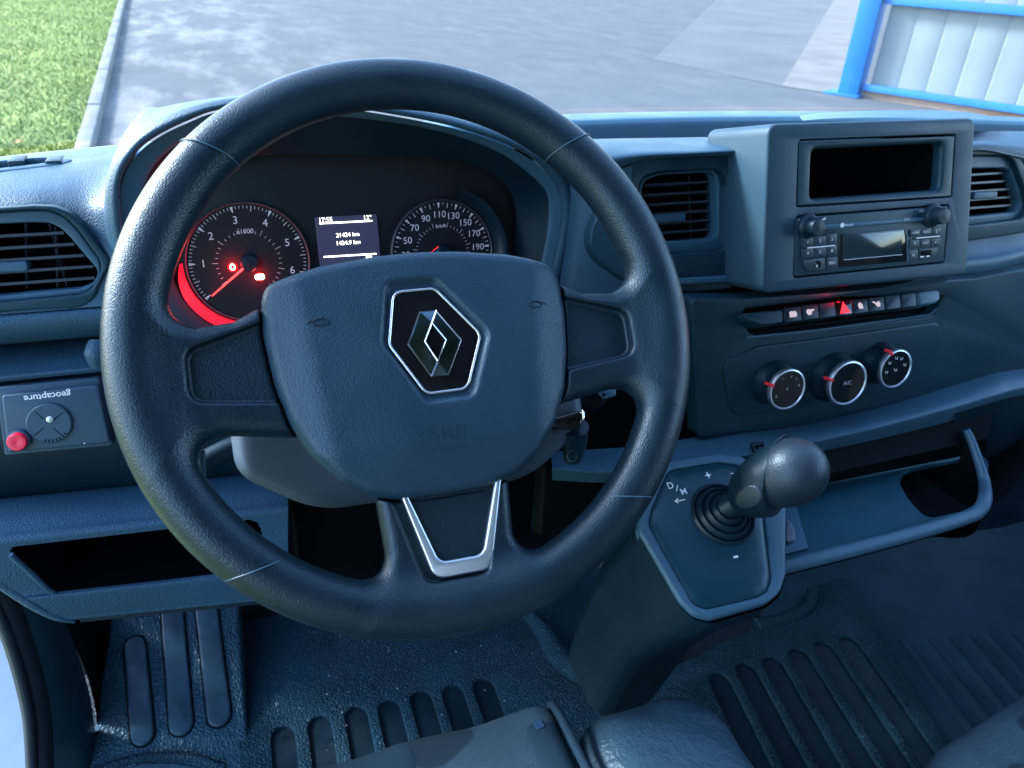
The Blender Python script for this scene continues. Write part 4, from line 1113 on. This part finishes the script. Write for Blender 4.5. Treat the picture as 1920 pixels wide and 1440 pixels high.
gt('+', 1328, 892, .0125); gt('-', 1378, 1041, .0190, 0, 1.0)
gt('D', 1257, 911, .0090); gt('/', 1269.5, 916, .0092, -.3); gt('M', 1282, 922, .0086)
gt('N', 1389, 891, .0080); gt('R', 1387, 913, .0080)
def seg(pts, r=.0006):
    tube('shift_mark', [GPL.P(*GPL.uv(a, b, .0036), .0038) for a, b in pts], r, M_WHITE, gear, n=5)
seg([(1284, 937), (1266, 940)]); seg([(1271, 935), (1265, 940), (1272, 943)])
seg([(1370, 888), (1377, 887), (1378.5, 899)]); seg([(1376, 896), (1378.5, 901), (1381, 896)])
lev = root('gear_lever', 'short gear lever with a rounded grained knob and a ribbed rubber gaiter', 'gear lever', GPL.P(*GPL.uv(1356, 966), 0))
gc = GPL.uv(1355, 964, .003)
def bump_prof():
    pr = [(.0305, -.002), (.0305, .0015)]
    for i, (r, h) in enumerate(((.0300, .004), (.0245, .0075), (.0190, .011), (.0135, .0145))):
        pr += [(r, h - .0015), (r - .0012, h + .0006), (r - .0026, h + .0002), (r - .0036, h - .0022)]
    return pr + [(.0085, .012), (.0080, .018)]
lathe('gaiter', GPL.P(*gc, .002), GPL.n, bump_prof(), M_DARK, lev, n=56, smooth=60)
base_p = GPL.P(*gc, .012)
top_p = D(1486, 884, .408)
ax = top_p - base_p; La = np.linalg.norm(ax); ax /= La
tube('shaft', [base_p, base_p + ax * La * .25, base_p + ax * La * .5], [.0095, .0085, .0105], M_DARK, lev, n=20, m=10)
kn = Plane(top_p, ax, up=(1, 0, 0))
KF = (top_p, (kn.u, kn.v, ax))
def knob(U, V, W):
    return np.sqrt(U ** 2 + (V / 1.05) ** 2 + (np.where(W > 0, W * .94, W * .74)) ** 2) - .0282
def collar(U, V, W):
    rr = np.sqrt((U + .0015) ** 2 + V * V)
    ck = rr - np.interp(W, [-.080, -.058, -.048, -.036, -.022, -.008], [.0104, .0122, .0205, .0258, .0278, .0284])
    d = np.maximum(ck, np.maximum(-.078 - W, W - (-.013 - .9 * U)))
    return smax(d, -(np.sqrt((U) ** 2 + (V / 1.05) ** 2 + (W * .74) ** 2) - .0225), .001)
M_KNOB = mat('knob_leather', (.012, .022, .036), .40, spec=.5, grain=[('pebble', 800, .0002)], rvar=.06)
sdf_mesh('knob', knob, (-.034, -.034, -.044), (.034, .034, .034), .0014, KF, M_KNOB, lev)
sdf_mesh('knob_collar', collar, (-.036, -.036, -.082), (.036, .036, .02), .0012, KF, M_DARK, lev)
tv = -ray(1440, 905); tv = tv - ax * (tv @ ax); tv /= np.linalg.norm(tv)
bpl = Plane(top_p - ax * .036 + tv * .0245, tv + ax * -.30, up=ax)
panel('lever_trigger', bpl, [(.0100 * cos(t), .0140 * sin(t) * (1 if sin(t) > 0 else 1.15)) for t in np.linspace(0, 2 * pi, 29)[:-1]], M_KNOB, lev, px=False, depth=.012, bev=.003, r=0, w=.0012)
mkt = Plane(z_(1488, 998, -.494), (0, -.2, 1), up=(0, 1, 0))
clp = root('plastic_clip', 'pale grey plastic clip lying in the tray beside the gear console', 'clip', z_(1484, 1000, -.494))
panel('clip_body', mkt, [(1474, 968), (1482, 976), (1490, 990), (1492, 1012), (1474, 1017)], mat('pale_plastic', (.08, .11, .15), .35), clp, depth=.006, bev=.001, r=.002, w=.006)

# ================================================================ floor mats
FLP = Plane((.3, .6, FZ), (0, 0, 1), up=(0, 1, 0))
def fu(px, py, z=FZ): q_ = Zp(px, py, z); return (q_[0] - .3, q_[1] - .6)
if abs(FLP.u[0] - 1) > 1e-6: FLP.u = np.array([1.0, 0, 0]); FLP.v = np.array([0, 1.0, 0])
M_MAT = mat('rubber_mat', (.007, .034, .055), .5, spec=.22, grain=[('crack', 190, .0016), ('noise', 700, .0001)], var=.25, varscale=14, rvar=.12)
M_MATS = mat('rubber_smooth', (.002, .012, .021), .45, grain=[('noise', 260, .0002)], var=.35, varscale=16, rvar=.12)
def stadium(a, b, r, n=8):
    a, b = np.array(a), np.array(b); d = (b - a) / np.linalg.norm(b - a); t = np.array([-d[1], d[0]])
    P = [b + r * (d * cos(k) + t * sin(k)) for k in np.linspace(-pi / 2, pi / 2, n)] + [a - r * (d * cos(k) + t * sin(k)) for k in np.linspace(-pi / 2, pi / 2, n)]
    return [tuple(p) for p in P]
def matpiece(name, label, outer, grooves, r, z=FZ, low=.0075, floor_m=M_MATS):
    o = root(name, label, 'floor mat', (*[(np.mean([p[k] for p in outer]) + (.3, .6)[k]) for k in (0, 1)], z))
    holes = [stadium(a, b, r) for a, b in grooves]
    panel('mat_sheet', FLP, outer, M_MAT, o, holes=holes, px=False, depth=low + .001, bev=.003, r=.01, hr=0, hbev=.0028, w=low + (z - FZ))
    for h in holes:
        mk('groove', [FLP.P(a, b, .0012 + (z - FZ)) for a, b in h], [tuple(range(len(h)))], floor_m, o, 0)
    return o
gt_ = [(530, 1372), (598, 1352), (666, 1335), (727, 1322), (787, 1305), (846, 1294), (903, 1282)]
dirv = np.array(fu(938, 1372)) - np.array(fu(906, 1285)); dirv /= np.linalg.norm(dirv)
gro = []
for p in gt_:
    a = np.array(fu(*p)); gro.append((tuple(a + dirv * .012), tuple(a + dirv * .36)))
outer = [fu(*p) for p in ((470, 1250), (700, 1180), (1000, 1140), (1190, 1275))] + [fu(1180, 1290), (fu(1190, 1300)[0] - .02, -.45), (fu(480, 1440)[0] - .03, -.45), fu(468, 1440)]
outer = [(-.395 + .30, .42), (.26, .42), (.37, .28), (.37, -.45), (-.34, -.45), (-.34, .16)]
outer = [(fu(440, 1300)[0], .40), (.22, .40), (.30, .30), (.30, -.50), (fu(440, 1300)[0], -.50)]
matpiece('driver_floor_mat', 'worn grooved rubber floor mat with damp stains in front of the driver seat', outer, gro, .0165)
pt = [(1342, 1276), (1392, 1258), (1441, 1246), (1490, 1231), (1537, 1217), (1584, 1208)]
dv = np.array(fu(1722, 1415)) - np.array(fu(1586, 1215)); dv /= np.linalg.norm(dv)
gp = [(tuple(np.array(fu(*p)) + dv * .012), tuple(np.array(fu(*p)) + dv * .235)) for p in pt]
outer = [fu(1180, 1300), fu(1400, 1190), fu(1440, 1165), fu(1500, 1140), fu(1520, 1110), fu(1585, 1088), fu(1764, 1392), fu(1900, 1600), fu(1500, 1750), (fu(1180, 1300)[0], -.5)]
matpiece('passenger_floor_mat', 'clean dark blue rubber floor mat with six long grooves beside the gear console', outer, gp, .0175, z=FZ + .006)
# ridged floor further right
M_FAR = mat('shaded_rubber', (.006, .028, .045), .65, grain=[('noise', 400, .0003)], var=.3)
rp_ = root('ridged_floor_mat', 'black ridged rubber mat in the shaded passenger footwell', 'floor mat', (1.25, .6, FZ))
mk('mat_sheet', [(.80, -.2, FZ + .001), (1.72, -.2, FZ + .001), (1.72, 1.1, FZ + .001), (.80, 1.1, FZ + .001)], [(0, 1, 2, 3)], M_FAR, rp_, 0)
for k in range(12):
    a = np.array(fu(1690 + k * 40, 1200 - k * 2)); b = a + dv * .40
    c0, c1 = a + np.array([.3, .6]), b + np.array([.3, .6])
    tube('ridge', [(c0[0], c0[1], FZ + .001), (c1[0], c1[1], FZ + .001)], .009, M_FAR, rp_, n=10, squash=.55)
# crumbs and grit trodden into the driver's mat
rg = np.random.default_rng(11); V = []; fc = []
for k in range(170):
    x, y = .02 + .42 * rg.random(), .62 + .36 * rg.random() ** .8
    r_ = .0006 + .0014 * rg.random() ** 3; z0 = FZ + .0075
    i = len(V); a = rg.random() * 6
    V += [(x + r_ * cos(a), y + r_ * sin(a), z0), (x + r_ * cos(a + 2.2), y + r_ * sin(a + 2.2), z0), (x + r_ * cos(a + 4.1), y + r_ * sin(a + 4.1), z0), (x, y, z0 + r_ * 1.1)]
    fc += [(i, i + 1, i + 3), (i + 1, i + 2, i + 3), (i + 2, i, i + 3)]
mk('floor_grit', V, fc, mat('grit', (.30, .33, .36), .8), None, 0, kind='stuff', label='pale crumbs of grit scattered on the driver floor mat', cat='grit')
# raised edge of the tunnel covering beside the console
tube('floor_edge_roll', [Zp(x, y, FZ + .02) for x, y in ((990, 1150), (1020, 1185), (1045, 1225), (1065, 1248), (1095, 1262), (1130, 1258), (1170, 1240), (1215, 1225))], [.012, .016, .018, .018, .018, .018, .016, .010], M_MAT, None, n=14, m=40,
     label='soft rubber roll where the floor covering meets the gear console', cat='floor roll')
tube('floor_step', [Zp(x, y, FZ + .012) for x, y in ((1420, 1172), (1470, 1162), (1505, 1148), (1522, 1128), (1526, 1105))], .012, M_MAT, None, n=12, m=30,
     label='raised rubber edge of the passenger floor mat behind the gear console', cat='floor edge')
# left foot rest with three raised bars
FRP = Plane(D(300, 1300, .86), (0, -.40, 1.0), up=(0, 1, 0))
foot = root('foot_rest', 'grained rubber foot rest with three raised bars beside the driver door', 'foot rest', D(300, 1400, .8) + np.array([0, 0, -.04]))
panel('rest_sheet', FRP, [(120, 1440), (125, 1420), (175, 1388), (185, 1300), (215, 1120), (445, 1100), (455, 1250), (470, 1450), (480, 1560), (120, 1560)], mat('rest_rubber', (.017, .056, .090), .42, spec=.25, grain=[('crack', 170, .0010), ('noise', 700, .0001)], var=.2, varscale=14, rvar=.14), foot, depth=.06, bev=.006, r=.012)
M_BAR = mat('bar_rubber', (.014, .044, .072), .34, grain=[('noise', 300, .00015)], var=.3, varscale=18, rvar=.14)
for (a, b), rr in ((((253, 1212), (268, 1378)), .0155), (((322, 1130), (340, 1358)), .0165), (((385, 1120), (411, 1342)), .0165)):
    st_ = stadium(FRP.uv(*a), FRP.uv(*b), rr)
    st_o = stadium(FRP.uv(*a), FRP.uv(*b), rr + .0022)
    panel('bar', FRP, st_, M_BAR, foot, px=False, depth=.006, bev=.0035, r=0, w=.005, steps=4)
    panel('bar_groove', FRP, st_o, M_BLACK, foot, px=False, depth=.001, bev=0, r=0, w=.0004)
tube('wheel_arch_roll', [FRP.hit(x, y, .002) for x, y in ((150, 1460), (220, 1432), (290, 1418), (360, 1420), (420, 1440))], .006, M_MAT, foot, n=10, m=20)
panel('heel_pad', FRP, [(240, 1440), (270, 1430), (330, 1430), (380, 1440), (400, 1500), (220, 1500)], M_BAR, foot, depth=.004, bev=.002, r=.01, w=.003)

# ================================================================ door opening
M_SEAL = mat('rubber_seal', (.012, .018, .026), .55, rvar=.08)
SILL = [(-.62, -.5), (-.62, 1.2)]
sill = root('door_sill', 'pale painted door sill with a black rubber seal at the driver door', 'door sill', (-.42, .6, FZ - .05))
loft('painted_sill', [[Zp(x, y, -1.00) for x, y in ((-300, 1000), (-150, 1160), (-100, 1300), (-60, 1460))], [Zp(x, y, -.97) for x, y in ((-40, 1080), (0, 1180), (36, 1300), (52, 1460))]], M_BODY, sill, nu=20, nv=10)
tube('seal', [D(-30, 1040, .80), D(-2, 1110, .80), D(30, 1190, .79), D(54, 1270, .78), D(70, 1350, .765), D(76, 1460, .74)], .0155, M_SEAL, sill, n=14, m=40)
tube('seal_lip', [D(-34, 1062, .785), D(-10, 1130, .785), D(20, 1205, .775), D(42, 1280, .765), D(56, 1355, .75), D(62, 1460, .73)], .006, M_SEAL, sill, n=10, m=40)
loft('kick_panel', rowsD([(-60, 1040, .84), (-10, 1120, .83), (35, 1190, .82), (60, 1280, .805), (72, 1360, .79), (78, 1460, .77)],
                         [(30, 1070, .85), (80, 1130, .845), (115, 1200, .835), (140, 1290, .82), (152, 1370, .80), (160, 1460, .78)],
                         [(60, 1080, .88), (110, 1140, .88), (140, 1210, .87), (168, 1300, .85), (180, 1380, .83), (200, 1460, .80)]), M_TRIM, sill, nu=30, nv=14)
loft('footwell_side', [[D(60, 1090, .88), D(140, 1210, .87), D(175, 1310, .85), D(185, 1400, .83)], [D(150, 1100, 1.1), D(200, 1160, 1.1), D(215, 1250, 1.05), D(200, 1380, .95)]], M_BLACK, sill, nu=14, nv=6)

# ================================================================ seats
SZ = -.585
M_CLOTH = mat('seat_cloth', (.034, .072, .110), .9, spec=.2, grain=[('weave', 300, .0016), ('noise', 1500, .0002)], var=.15, varscale=30)
M_CLOTHD = mat('dark_cloth', (.009, .024, .040), .9, spec=.2, grain=[('noise', 1400, .0004)])
M_HIDE = mat('seat_leather', (.030, .068, .102), .38, grain=[('noise', 60, .0022), ('noise', 170, .0011), ('crack', 230, .00015)], var=.12, rvar=.1)
nt = M_CLOTH.node_tree; b_ = nt.nodes['Principled BSDF']      # printed two-tone pattern of the cloth
tn = nt.nodes.new('ShaderNodeTexCoord'); no = nt.nodes.new('ShaderNodeTexNoise'); no.inputs['Scale'].default_value = 9; no.inputs['Detail'].default_value = 2
nt.links.new(tn.outputs['Object'], no.inputs['Vector'])
mr_ = nt.nodes.new('ShaderNodeMapRange'); mr_.inputs[1].default_value = .52; mr_.inputs[2].default_value = .535
nt.links.new(no.outputs['Fac'], mr_.inputs[0])
mc = nt.nodes.new('ShaderNodeMix'); mc.data_type = 'RGBA'; nt.links.new(mr_.outputs[0], mc.inputs[0])
nt.links.new(b_.inputs['Base Color'].links[0].from_socket, mc.inputs[6]); mc.inputs[7].default_value = (.012, .030, .048, 1)
nt.links.new(mc.outputs[2], b_.inputs['Base Color'])
seat = root('driver_chair', 'driver seat front edge with grey ribbed cloth, dark patch and leather side bolster', 'seat', Zp(1000, 1560, SZ) + np.array([0, 0, -.25]))
def zs(px, py, dz=0): return Zp(px, py, SZ + dz)
e0, e1 = zs(700, 1462), zs(1058, 1358)
ed = e1 - e0; ed[2] = 0; ed /= np.linalg.norm(ed); en = np.array([ed[1], -ed[0], 0])       # en points back to the camera
if en[1] > 0: en = -en
def cush(name, a, L, deep, m, zt=0.0, r=.03, parent=seat, roll=(0, 0)):
    fr_ = (a, (ed, -en, np.array([0, 0, 1.0])))
    f = lambda U, V, W: sd_box(U, V, W, (L / 2, -deep / 2, -.06 + zt), (L / 2, deep / 2, .06), r) + .0015 * np.sin(U * 60) * np.cos(V * 45)
    return sdf_mesh(name, f, (-.01, -deep - .01, -.14 + zt), (L + .01, .01, .02 + zt), .005, fr_, m, parent)
Lc = np.linalg.norm((e1 - e0)[:2])
e0, e1 = e0 - en * .028 + np.array([0, 0, .008]), e1 - en * .028 + np.array([0, 0, .008])
cl = cush('cushion', e0 - ed * .25, Lc + .25, .30, M_CLOTH, r=.022)
cush('dark_patch', e0 - ed * .25, .30, .30, M_CLOTHD, zt=.0012, r=.022)
cush('dark_patch', e1 - ed * .052, .050, .30, M_CLOTHD, zt=.0012, r=.020)
tube('piping', [e1 - ed * .004 + np.array([0, 0, -.020]) + en * (.004), e1 - ed * .003 + en * .012 + np.array([0, 0, -.004]), e1 - ed * .002 + en * .06 + np.array([0, 0, .0]), e1 + ed * .0 + en * .2 + np.array([0, 0, .0])], .0040, M_CLOTHD, seat, n=10, m=20)
tg = Plane(e1 - ed * .024 + en * .028 + np.array([0, 0, .0016]), (0, 0, 1), up=(0, 1, 0))
panel('woven_tag', tg, [(-.004, -.004), (.004, -.003), (.003, .005), (-.004, .004)], mat('blue_thread', (.008, .035, .08), .9), seat, px=False, depth=.001, bev=0, r=.0005)
b0 = zs(1100, 1352, .012)
def bolster(U, V, W):
    d = sd_box(U, V, W, (.075, -.245, -.085), (.078, .22, .09), .055)
    return d + .0012 * np.sin(U * 90 + V * 40) * np.cos(V * 70)
fr_ = (zs(1088, 1352) - en * .045 - ed * .012, (ed, -en, np.array([0, 0, 1.0])))
sdf_mesh('bolster', bolster, (-.01, -.43, -.18), (.19, .03, .02), .005, fr_, M_HIDE, seat)
pseat = root('passenger_chair', 'corner of the passenger seat in grey ribbed cloth with a dark lower patch', 'seat', zs(1900, 1440) + np.array([0, 0, -.25]))
p0 = zs(1752, 1420, -.02)
dr = zs(1920, 1312, -.02) - p0; dr[2] = 0; dr /= np.linalg.norm(dr)
nb = np.array([dr[1], -dr[0], 0])
if nb[1] > 0: nb = -nb
frp = (p0, (dr, -nb, np.array([0, 0, 1.0])))
sdf_mesh('cushion', lambda U, V, W: sd_box(U, V, W, (.30, -.2, -.07), (.31, .21, .08), .04), (-.03, -.43, -.17), (.63, .03, .03), .006, frp, M_CLOTH, pseat)
# ================================================================ steering wheel
WC = np.array([.1126, .4474, -.2326])
wa, we = radians(-2.4), radians(36.7)
WPL = Plane(WC, (cos(we) * sin(wa), -cos(we) * cos(wa), sin(we)))
WFR = (WC, (WPL.u, WPL.v, WPL.n))
wheel = root('steering_wheel', 'dark blue-grey leather-grained steering wheel with three spokes and a diamond badge', 'steering wheel', WC - WPL.n * .05)
RR, RT = .1776, .0168
AIR = [(-.1005, .035), (-.096, .0435), (-.062, .0515), (-.027, .0555), (0, .0565), (.027, .0555), (.062, .0515), (.096, .0435), (.1015, .035),
       (.1025, .010), (.0995, -.018), (.0935, -.045), (.0815, -.068), (.064, -.088), (.047, -.0985), (.030, -.1035), (0, -.1045), (-.030, -.1035), (-.047, -.0985), (-.064, -.088), (-.0815, -.068), (-.0925, -.045), (-.0985, -.018), (-.1015, .010)]
AIRS = fillet(AIR, .02, 4)
POCK = lambda s: [(s * .080, .026), (s * .1475, .0055), (s * .1475, -.0265), (s * .080, -.034)]
def wheel_body(U, V, W):
    rho = np.sqrt(U * U + V * V)
    th = np.arctan2(V, U)
    # thicker hand grips between ten-to-two seams and the spokes
    gr = np.exp(-((np.abs(np.abs(U) - .155) / .05) ** 2) - ((V - .06) / .07) ** 2)
    rt = RT + .0010 * gr
    rim = np.sqrt(((rho - RR + .0008 * gr) / 1.0) ** 2 + (W * 1.06) ** 2) - rt
    lim = rho - RR
    sp = []
    for s in (-1, 1):
        top = np.interp(np.abs(U), [.05, .09, .102, .118, .14, .17], [.040, .036, .0305, .0225, .0205, .026])
        bot = np.interp(np.abs(U), [.05, .085, .13, .14, .17], [-.062, -.0555, -.0485, -.0495, -.06])
        mid, half = (top + bot) / 2, (top - bot) / 2
        wc = -.010 + .004 * np.clip((np.abs(U) - .09) / .07, 0, 1)
        d2 = np.abs(V - mid) - half
        dx = np.maximum(.05 - s * U, s * U - .162)
        sp.append(ext(np.maximum(d2, dx), np.abs(W - wc) - .0125, .011))
    d = smin(rim, smin(sp[0], sp[1], .004), .020)
    hw = np.interp(-V, [.07, .10, .137, .16, .18], [.045, .0445, .0425, .047, .055])
    bs = ext(np.maximum(np.abs(U) - hw, np.maximum(V + .06, -.174 - V)), np.abs(W + .006) - .011, .009)
    d = smin(d, bs, .020)
    # hub bowl behind the airbag
    d = smin(d, ext(sd_poly(U, V, AIR) + .006, np.abs(W + .022) - .012, .008), .006)
    for s in (-1, 1):                          # flat pockets for switches, left blank on this wheel
        p = ext(sd_poly(U, V, fillet(POCK(s), .009, 4)), np.abs(W - .010) - .0125, .002)
        d = smax(d, -p, .0025)
    # bed of the lower trim
    d = smax(d, -ext(sd_poly(U, V, fillet([(-.040, -.09), (-.0205, -.1585), (.0205, -.1585), (.040, -.09)], .008, 4)), np.abs(W - .009) - .007, .001), .0015)
    # airbag sits in a clear opening
    d = smax(d, -ext(sd_poly(U, V, AIR) - .0012, np.abs(W - .02) - .033, .002), .002)
    return d
sdf_mesh('rim', wheel_body, (-.205, -.205, -.042), (.205, .205, .030), .0011, WFR, M_WHEEL, wheel)
for a, sl in ((46.3, 24), (133, 154), (227.4, 192), (315.4, -10)):     # slanting parting lines of the rim
    aa = radians(a); e = np.array([cos(radians(sl)), sin(radians(sl))]); k_ = .35 + .65 / abs(e @ np.array([cos(aa), sin(aa)]))
    R_g = RT + .0004 + (.0006 if a < 180 else .0); pts_ = []
    for t in np.linspace(0, 2 * pi, 49)[:-1]:
        q = np.array([cos(aa), sin(aa)]) * RR + e * k_ * R_g * cos(t)
        pts_.append(WPL.P(q[0], q[1], R_g / 1.06 * sin(t)))
    tube('rim_seam', pts_, .00042, M_TRIM2, wheel, n=6, closed=True)
def air_top(U, V):
    e = -sd_poly(U, V, AIRS)
    cr = np.clip((np.abs(U) - (.070 + .10 * V)) / .036, 0, 1); cr = cr * cr * (3 - 2 * cr)      # the flanks fall away behind a soft crease
    t = .016 - .5 * (V + .02) ** 2 - .35 * U * U - .009 * cr - .12 * np.clip(-.07 - V, 0, 1)
    return t, e
EMB_C = (.0035, -.0075)
HEX = [(-.0195, .030), (.0085, .0305), (.0355, -.003), (.0215, -.0385), (-.0065, -.0390), (-.0265, -.0045)]
HEX = [(a + .0005, b) for a, b in HEX]
HEXO = [(EMB_C[0] + (a - EMB_C[0]) * 1.20, EMB_C[1] + (b - EMB_C[1]) * 1.20) for a, b in HEX]
def airbag(U, V, W):
    t, e = air_top(U, V)
    d = ext(-e, np.maximum(W - t, -.028 - W), .007)
    rec = sd_poly(U, V, fillet(HEXO, .008, 4))
    d = smax(d, -np.maximum(rec + (W - t) * -.9, t - .0045 - W), .0012)
    return d
sdf_mesh('airbag_cover', airbag, (-.108, -.110, -.030), (.108, .062, .022), .0011, WFR, M_HUB, wheel)
ZE = .0115
epl = WPL
M_NAVY = mat('emblem_chrome', (.20, .32, .42), .14, metal=1.0, var=.25, varscale=60, rvar=.07)
emb = panel('emblem', epl, HEX, M_GLOSS, wheel, depth=.006, bev=.0008, r=.007, w=ZE + .001, px=False)
tube('emblem_ring', [epl.P(a, b, ZE + .0012) for a, b in fillet([tuple(q) for q in inset(HEX[::-1] if area(HEX) < 0 else HEX, .0005)], .007, 6)], .0009, M_CHROME, emb, n=8, closed=True)
# the two interlocked halves of the diamond
def e_(px, py): 
    a, b = WPL.uv(px, py, .010); return (a + EMB_C[0] - .0062, b + EMB_C[1] + .0082)
TL, T, Rr, BR, B, L = e_(794, 588), e_(823, 586), e_(870, 640), e_(846, 705), e_(815, 708), e_(772, 648)
iT, iR, iB, iL = e_(815, 609), e_(841, 641), e_(826, 680), e_(802, 644)
zb, zt = ZE + .0008, ZE + .0036
def facets(name, outer, inner):
    V = [epl.P(*p, zb + .0012) for p in outer] + [epl.P(*p, zt) for p in inner] + [epl.P(*p, zb - .001) for p in outer] + [epl.P(*p, zb - .001) for p in inner]
    n = len(outer)
    fc = [(i, n + i, n + i + 1, i + 1) for i in range(n - 1)]
    fc += [(i, i + 1, 2 * n + i + 1, 2 * n + i) for i in range(n - 1)] + [(n + i + 1, n + i, 3 * n + i, 3 * n + i + 1) for i in range(n - 1)]
    return mk(name, V, fc, M_NAVY, emb, 0, recalc=True)
facets('diamond_half', [T, TL, L, B], [T, iT, iL, iB])
facets('diamond_half', [B, BR, Rr, T], [B, iB, iR, iT])
for seq in ([T, TL, L, B], [T, Rr, BR, B]):
    tube('diamond_edge', [epl.P(*p, zb + .0013) for p in seq], .00042, M_CHROME, emb, n=6)
tube('diamond_edge', [epl.P(*p, zt) for p in (T, iT, iL, iB)], .00042, M_CHROME, emb, n=6)
tube('diamond_edge', [epl.P(*p, zt) for p in (iT, iR, iB, B)], .00042, M_CHROME, emb, n=6)
# moulded lettering
M_MOULD = mat('moulded_letter', (.008, .014, .022), .5)
t1, _ = air_top(np.array(.006), np.array(-.066)); t2, _ = air_top(np.array(.006), np.array(-.0745))
text('SRP', WPL, .0045, -.0655, .0125, M_MOULD, wheel, 'moulded_letters', w=float(t1) + .0006, bold=-.0004, sx=1.25)
text('AIRBAG', WPL, .0045, -.0755, .0062, M_MOULD, wheel, 'moulded_letters', w=float(t2) + .0006, bold=-.0002, sx=1.15)
for s_, (hx, hy) in ((1, (-.066, .0138)), (-1, (.0765, .0136))):
    def hp(a, b):
        u0, v0 = hx + s_ * a, hy + b
        return WPL.P(u0, v0, float(air_top(np.array(u0), np.array(v0))[0]) + .0003)
    tube('horn_mark', [hp(.0048 * cos(t), .0021 * sin(t)) for t in np.linspace(0, 2 * pi, 19)[:-1]], .00042, M_MOULD, wheel, n=5, closed=True)
    tube('horn_mark', [hp(-.0048, .0014), hp(-.0075, .0012), hp(-.0088, .0)], .00042, M_MOULD, wheel, n=5)
# trim of the lower spoke
tpl = Plane(WC + WPL.n * .006, WPL.n)
OUT = [(-.0365, -.088), (-.0185, -.1565), (.0195, -.1565), (.037, -.088)]
INN = [(-.0325, -.090), (-.0140, -.1462), (.0150, -.1462), (.0330, -.090)]
cu = .004
panel('spoke_trim', WPL, [(a + cu, b) for a, b in OUT], M_SATIN, wheel, holes=[[(a + cu, b) for a, b in INN]], px=False, w=.0055, depth=.008, r=[.001, .009, .009, .001], hr=[.001, .007, .007, .001], bev=.0014)
M_TGLASS = mat('spoke_gloss', (.010, .018, .028), .09, coat=.5, rvar=.05)
loft('gloss_insert', [[WPL.P(a + cu, -.096, w_ - .003) for a, w_ in ((-.034, .006), (-.02, .0045), (0, .004), (.02, .0045), (.0345, .006))],
                      [WPL.P(a + cu, -.120, w_ - .003) for a, w_ in ((-.026, .006), (-.016, .003), (0, .002), (.016, .003), (.0265, .006))],
                      [WPL.P(a + cu, -.138, w_ - .003) for a, w_ in ((-.0195, .006), (-.012, .003), (0, .002), (.0125, .003), (.0205, .006))],
                      [WPL.P(a + cu, -.1495, w_ - .003) for a, w_ in ((-.016, .0068), (-.009, .0065), (0, .0065), (.010, .0065), (.017, .0068))]], M_TGLASS, wheel, nu=24, nv=24)
# column shroud behind the wheel
colm = root('steering_column', 'smooth grey plastic shroud of the steering column behind the wheel', 'steering column', WC - WPL.n * .2 + np.array([0, 0, -.05]))
def shroud(U, V, W):
    k = np.clip((-.06 - W) / .12, 0, 1)
    lw = .134 - .018 * k
    poly = np.maximum(np.abs(U - .0) - lw, np.maximum(V - .02, -.108 - V + .02 * k))
    d = ext(poly, np.maximum(W + .062, -.26 - W), .014)
    hole = sd_poly(U, V, [(-.13, -.05), (-.06, -.120), (.06, -.120), (.13, -.05), (.13, -.2), (-.13, -.2)])
    cutc = (-V - .092) * .85 + (np.abs(U) - .100) * .55
    return smax(d, cutc, .012)
sdf_mesh('shroud', shroud, (-.145, -.13, -.27), (.145, .07, -.05), .003, WFR, mat('shroud_plastic', (.045, .066, .095), .5, grain=[('noise', 1300, .00006)], rvar=.06), colm)
# stalks
def wp(u, v, w): return WPL.P(u, v, w)
st = root('indicator_stalk', 'grey indicator stalk with a thin bright edge left of the column', 'stalk', wp(-.16, -.07, -.09))
tube('arm', [wp(-.10, -.045, -.085), wp(-.14, -.055, -.08), wp(-.175, -.075, -.072)], [.008, .008, .009], M_DARK, st, n=14, m=10)
panel('paddle', Plane(D(372, 862, .44), WPL.n, WPL.v), [(366, 836), (382, 843), (383, 900), (372, 888)], M_TRIM2, st, depth=.01, bev=.0012, r=.002)
st2 = root('wiper_stalk', 'small pale tip of the wiper stalk right of the column', 'stalk', wp(.15, -.07, -.09))
tube('arm', [wp(.10, -.045, -.085), wp(.14, -.055, -.08), D(1130, 738, .475)], [.007, .007, .006], M_BLACK, st2, n=14, m=10)
panel('tip', Plane(D(1138, 738, .47), (-.05, -.8, .6)), [(1118, 733), (1156, 724), (1156, 742), (1128, 750)], M_TRIM2, st2, depth=.014, bev=.0015, r=.002)
key = root('ignition_key', 'black ignition key with a bright chrome end hanging from the column', 'key', D(1068, 860, .45) + np.array([0, 0, -.03]))
kp = Plane(D(1068, 790, .445), (-.1, -.8, .6))
panel('key_head', kp, [(1030, 786), (1090, 768), (1096, 780), (1092, 800), (1078, 806), (1030, 804)], M_GLOSS, key, depth=.012, bev=.003, r=.004)
panel('chrome_end', kp, [(1091, 768), (1096, 770), (1097, 784), (1093, 790)], M_CHROME, key, depth=.010, bev=.001, r=.002, w=.0008)
tube('fob', [D(1078, 800, .452), D(1077, 830, .455), D(1073, 862, .455)], [.011, .010, .007], M_DARK, key, n=14, m=10)
tube('key_ring', [D(1072 + 9 * cos(a), 855 + 10 * sin(a), .447) for a in np.linspace(0, 2 * pi, 14)[:-1]], .0006, M_TRIM2, key, n=6, closed=True)
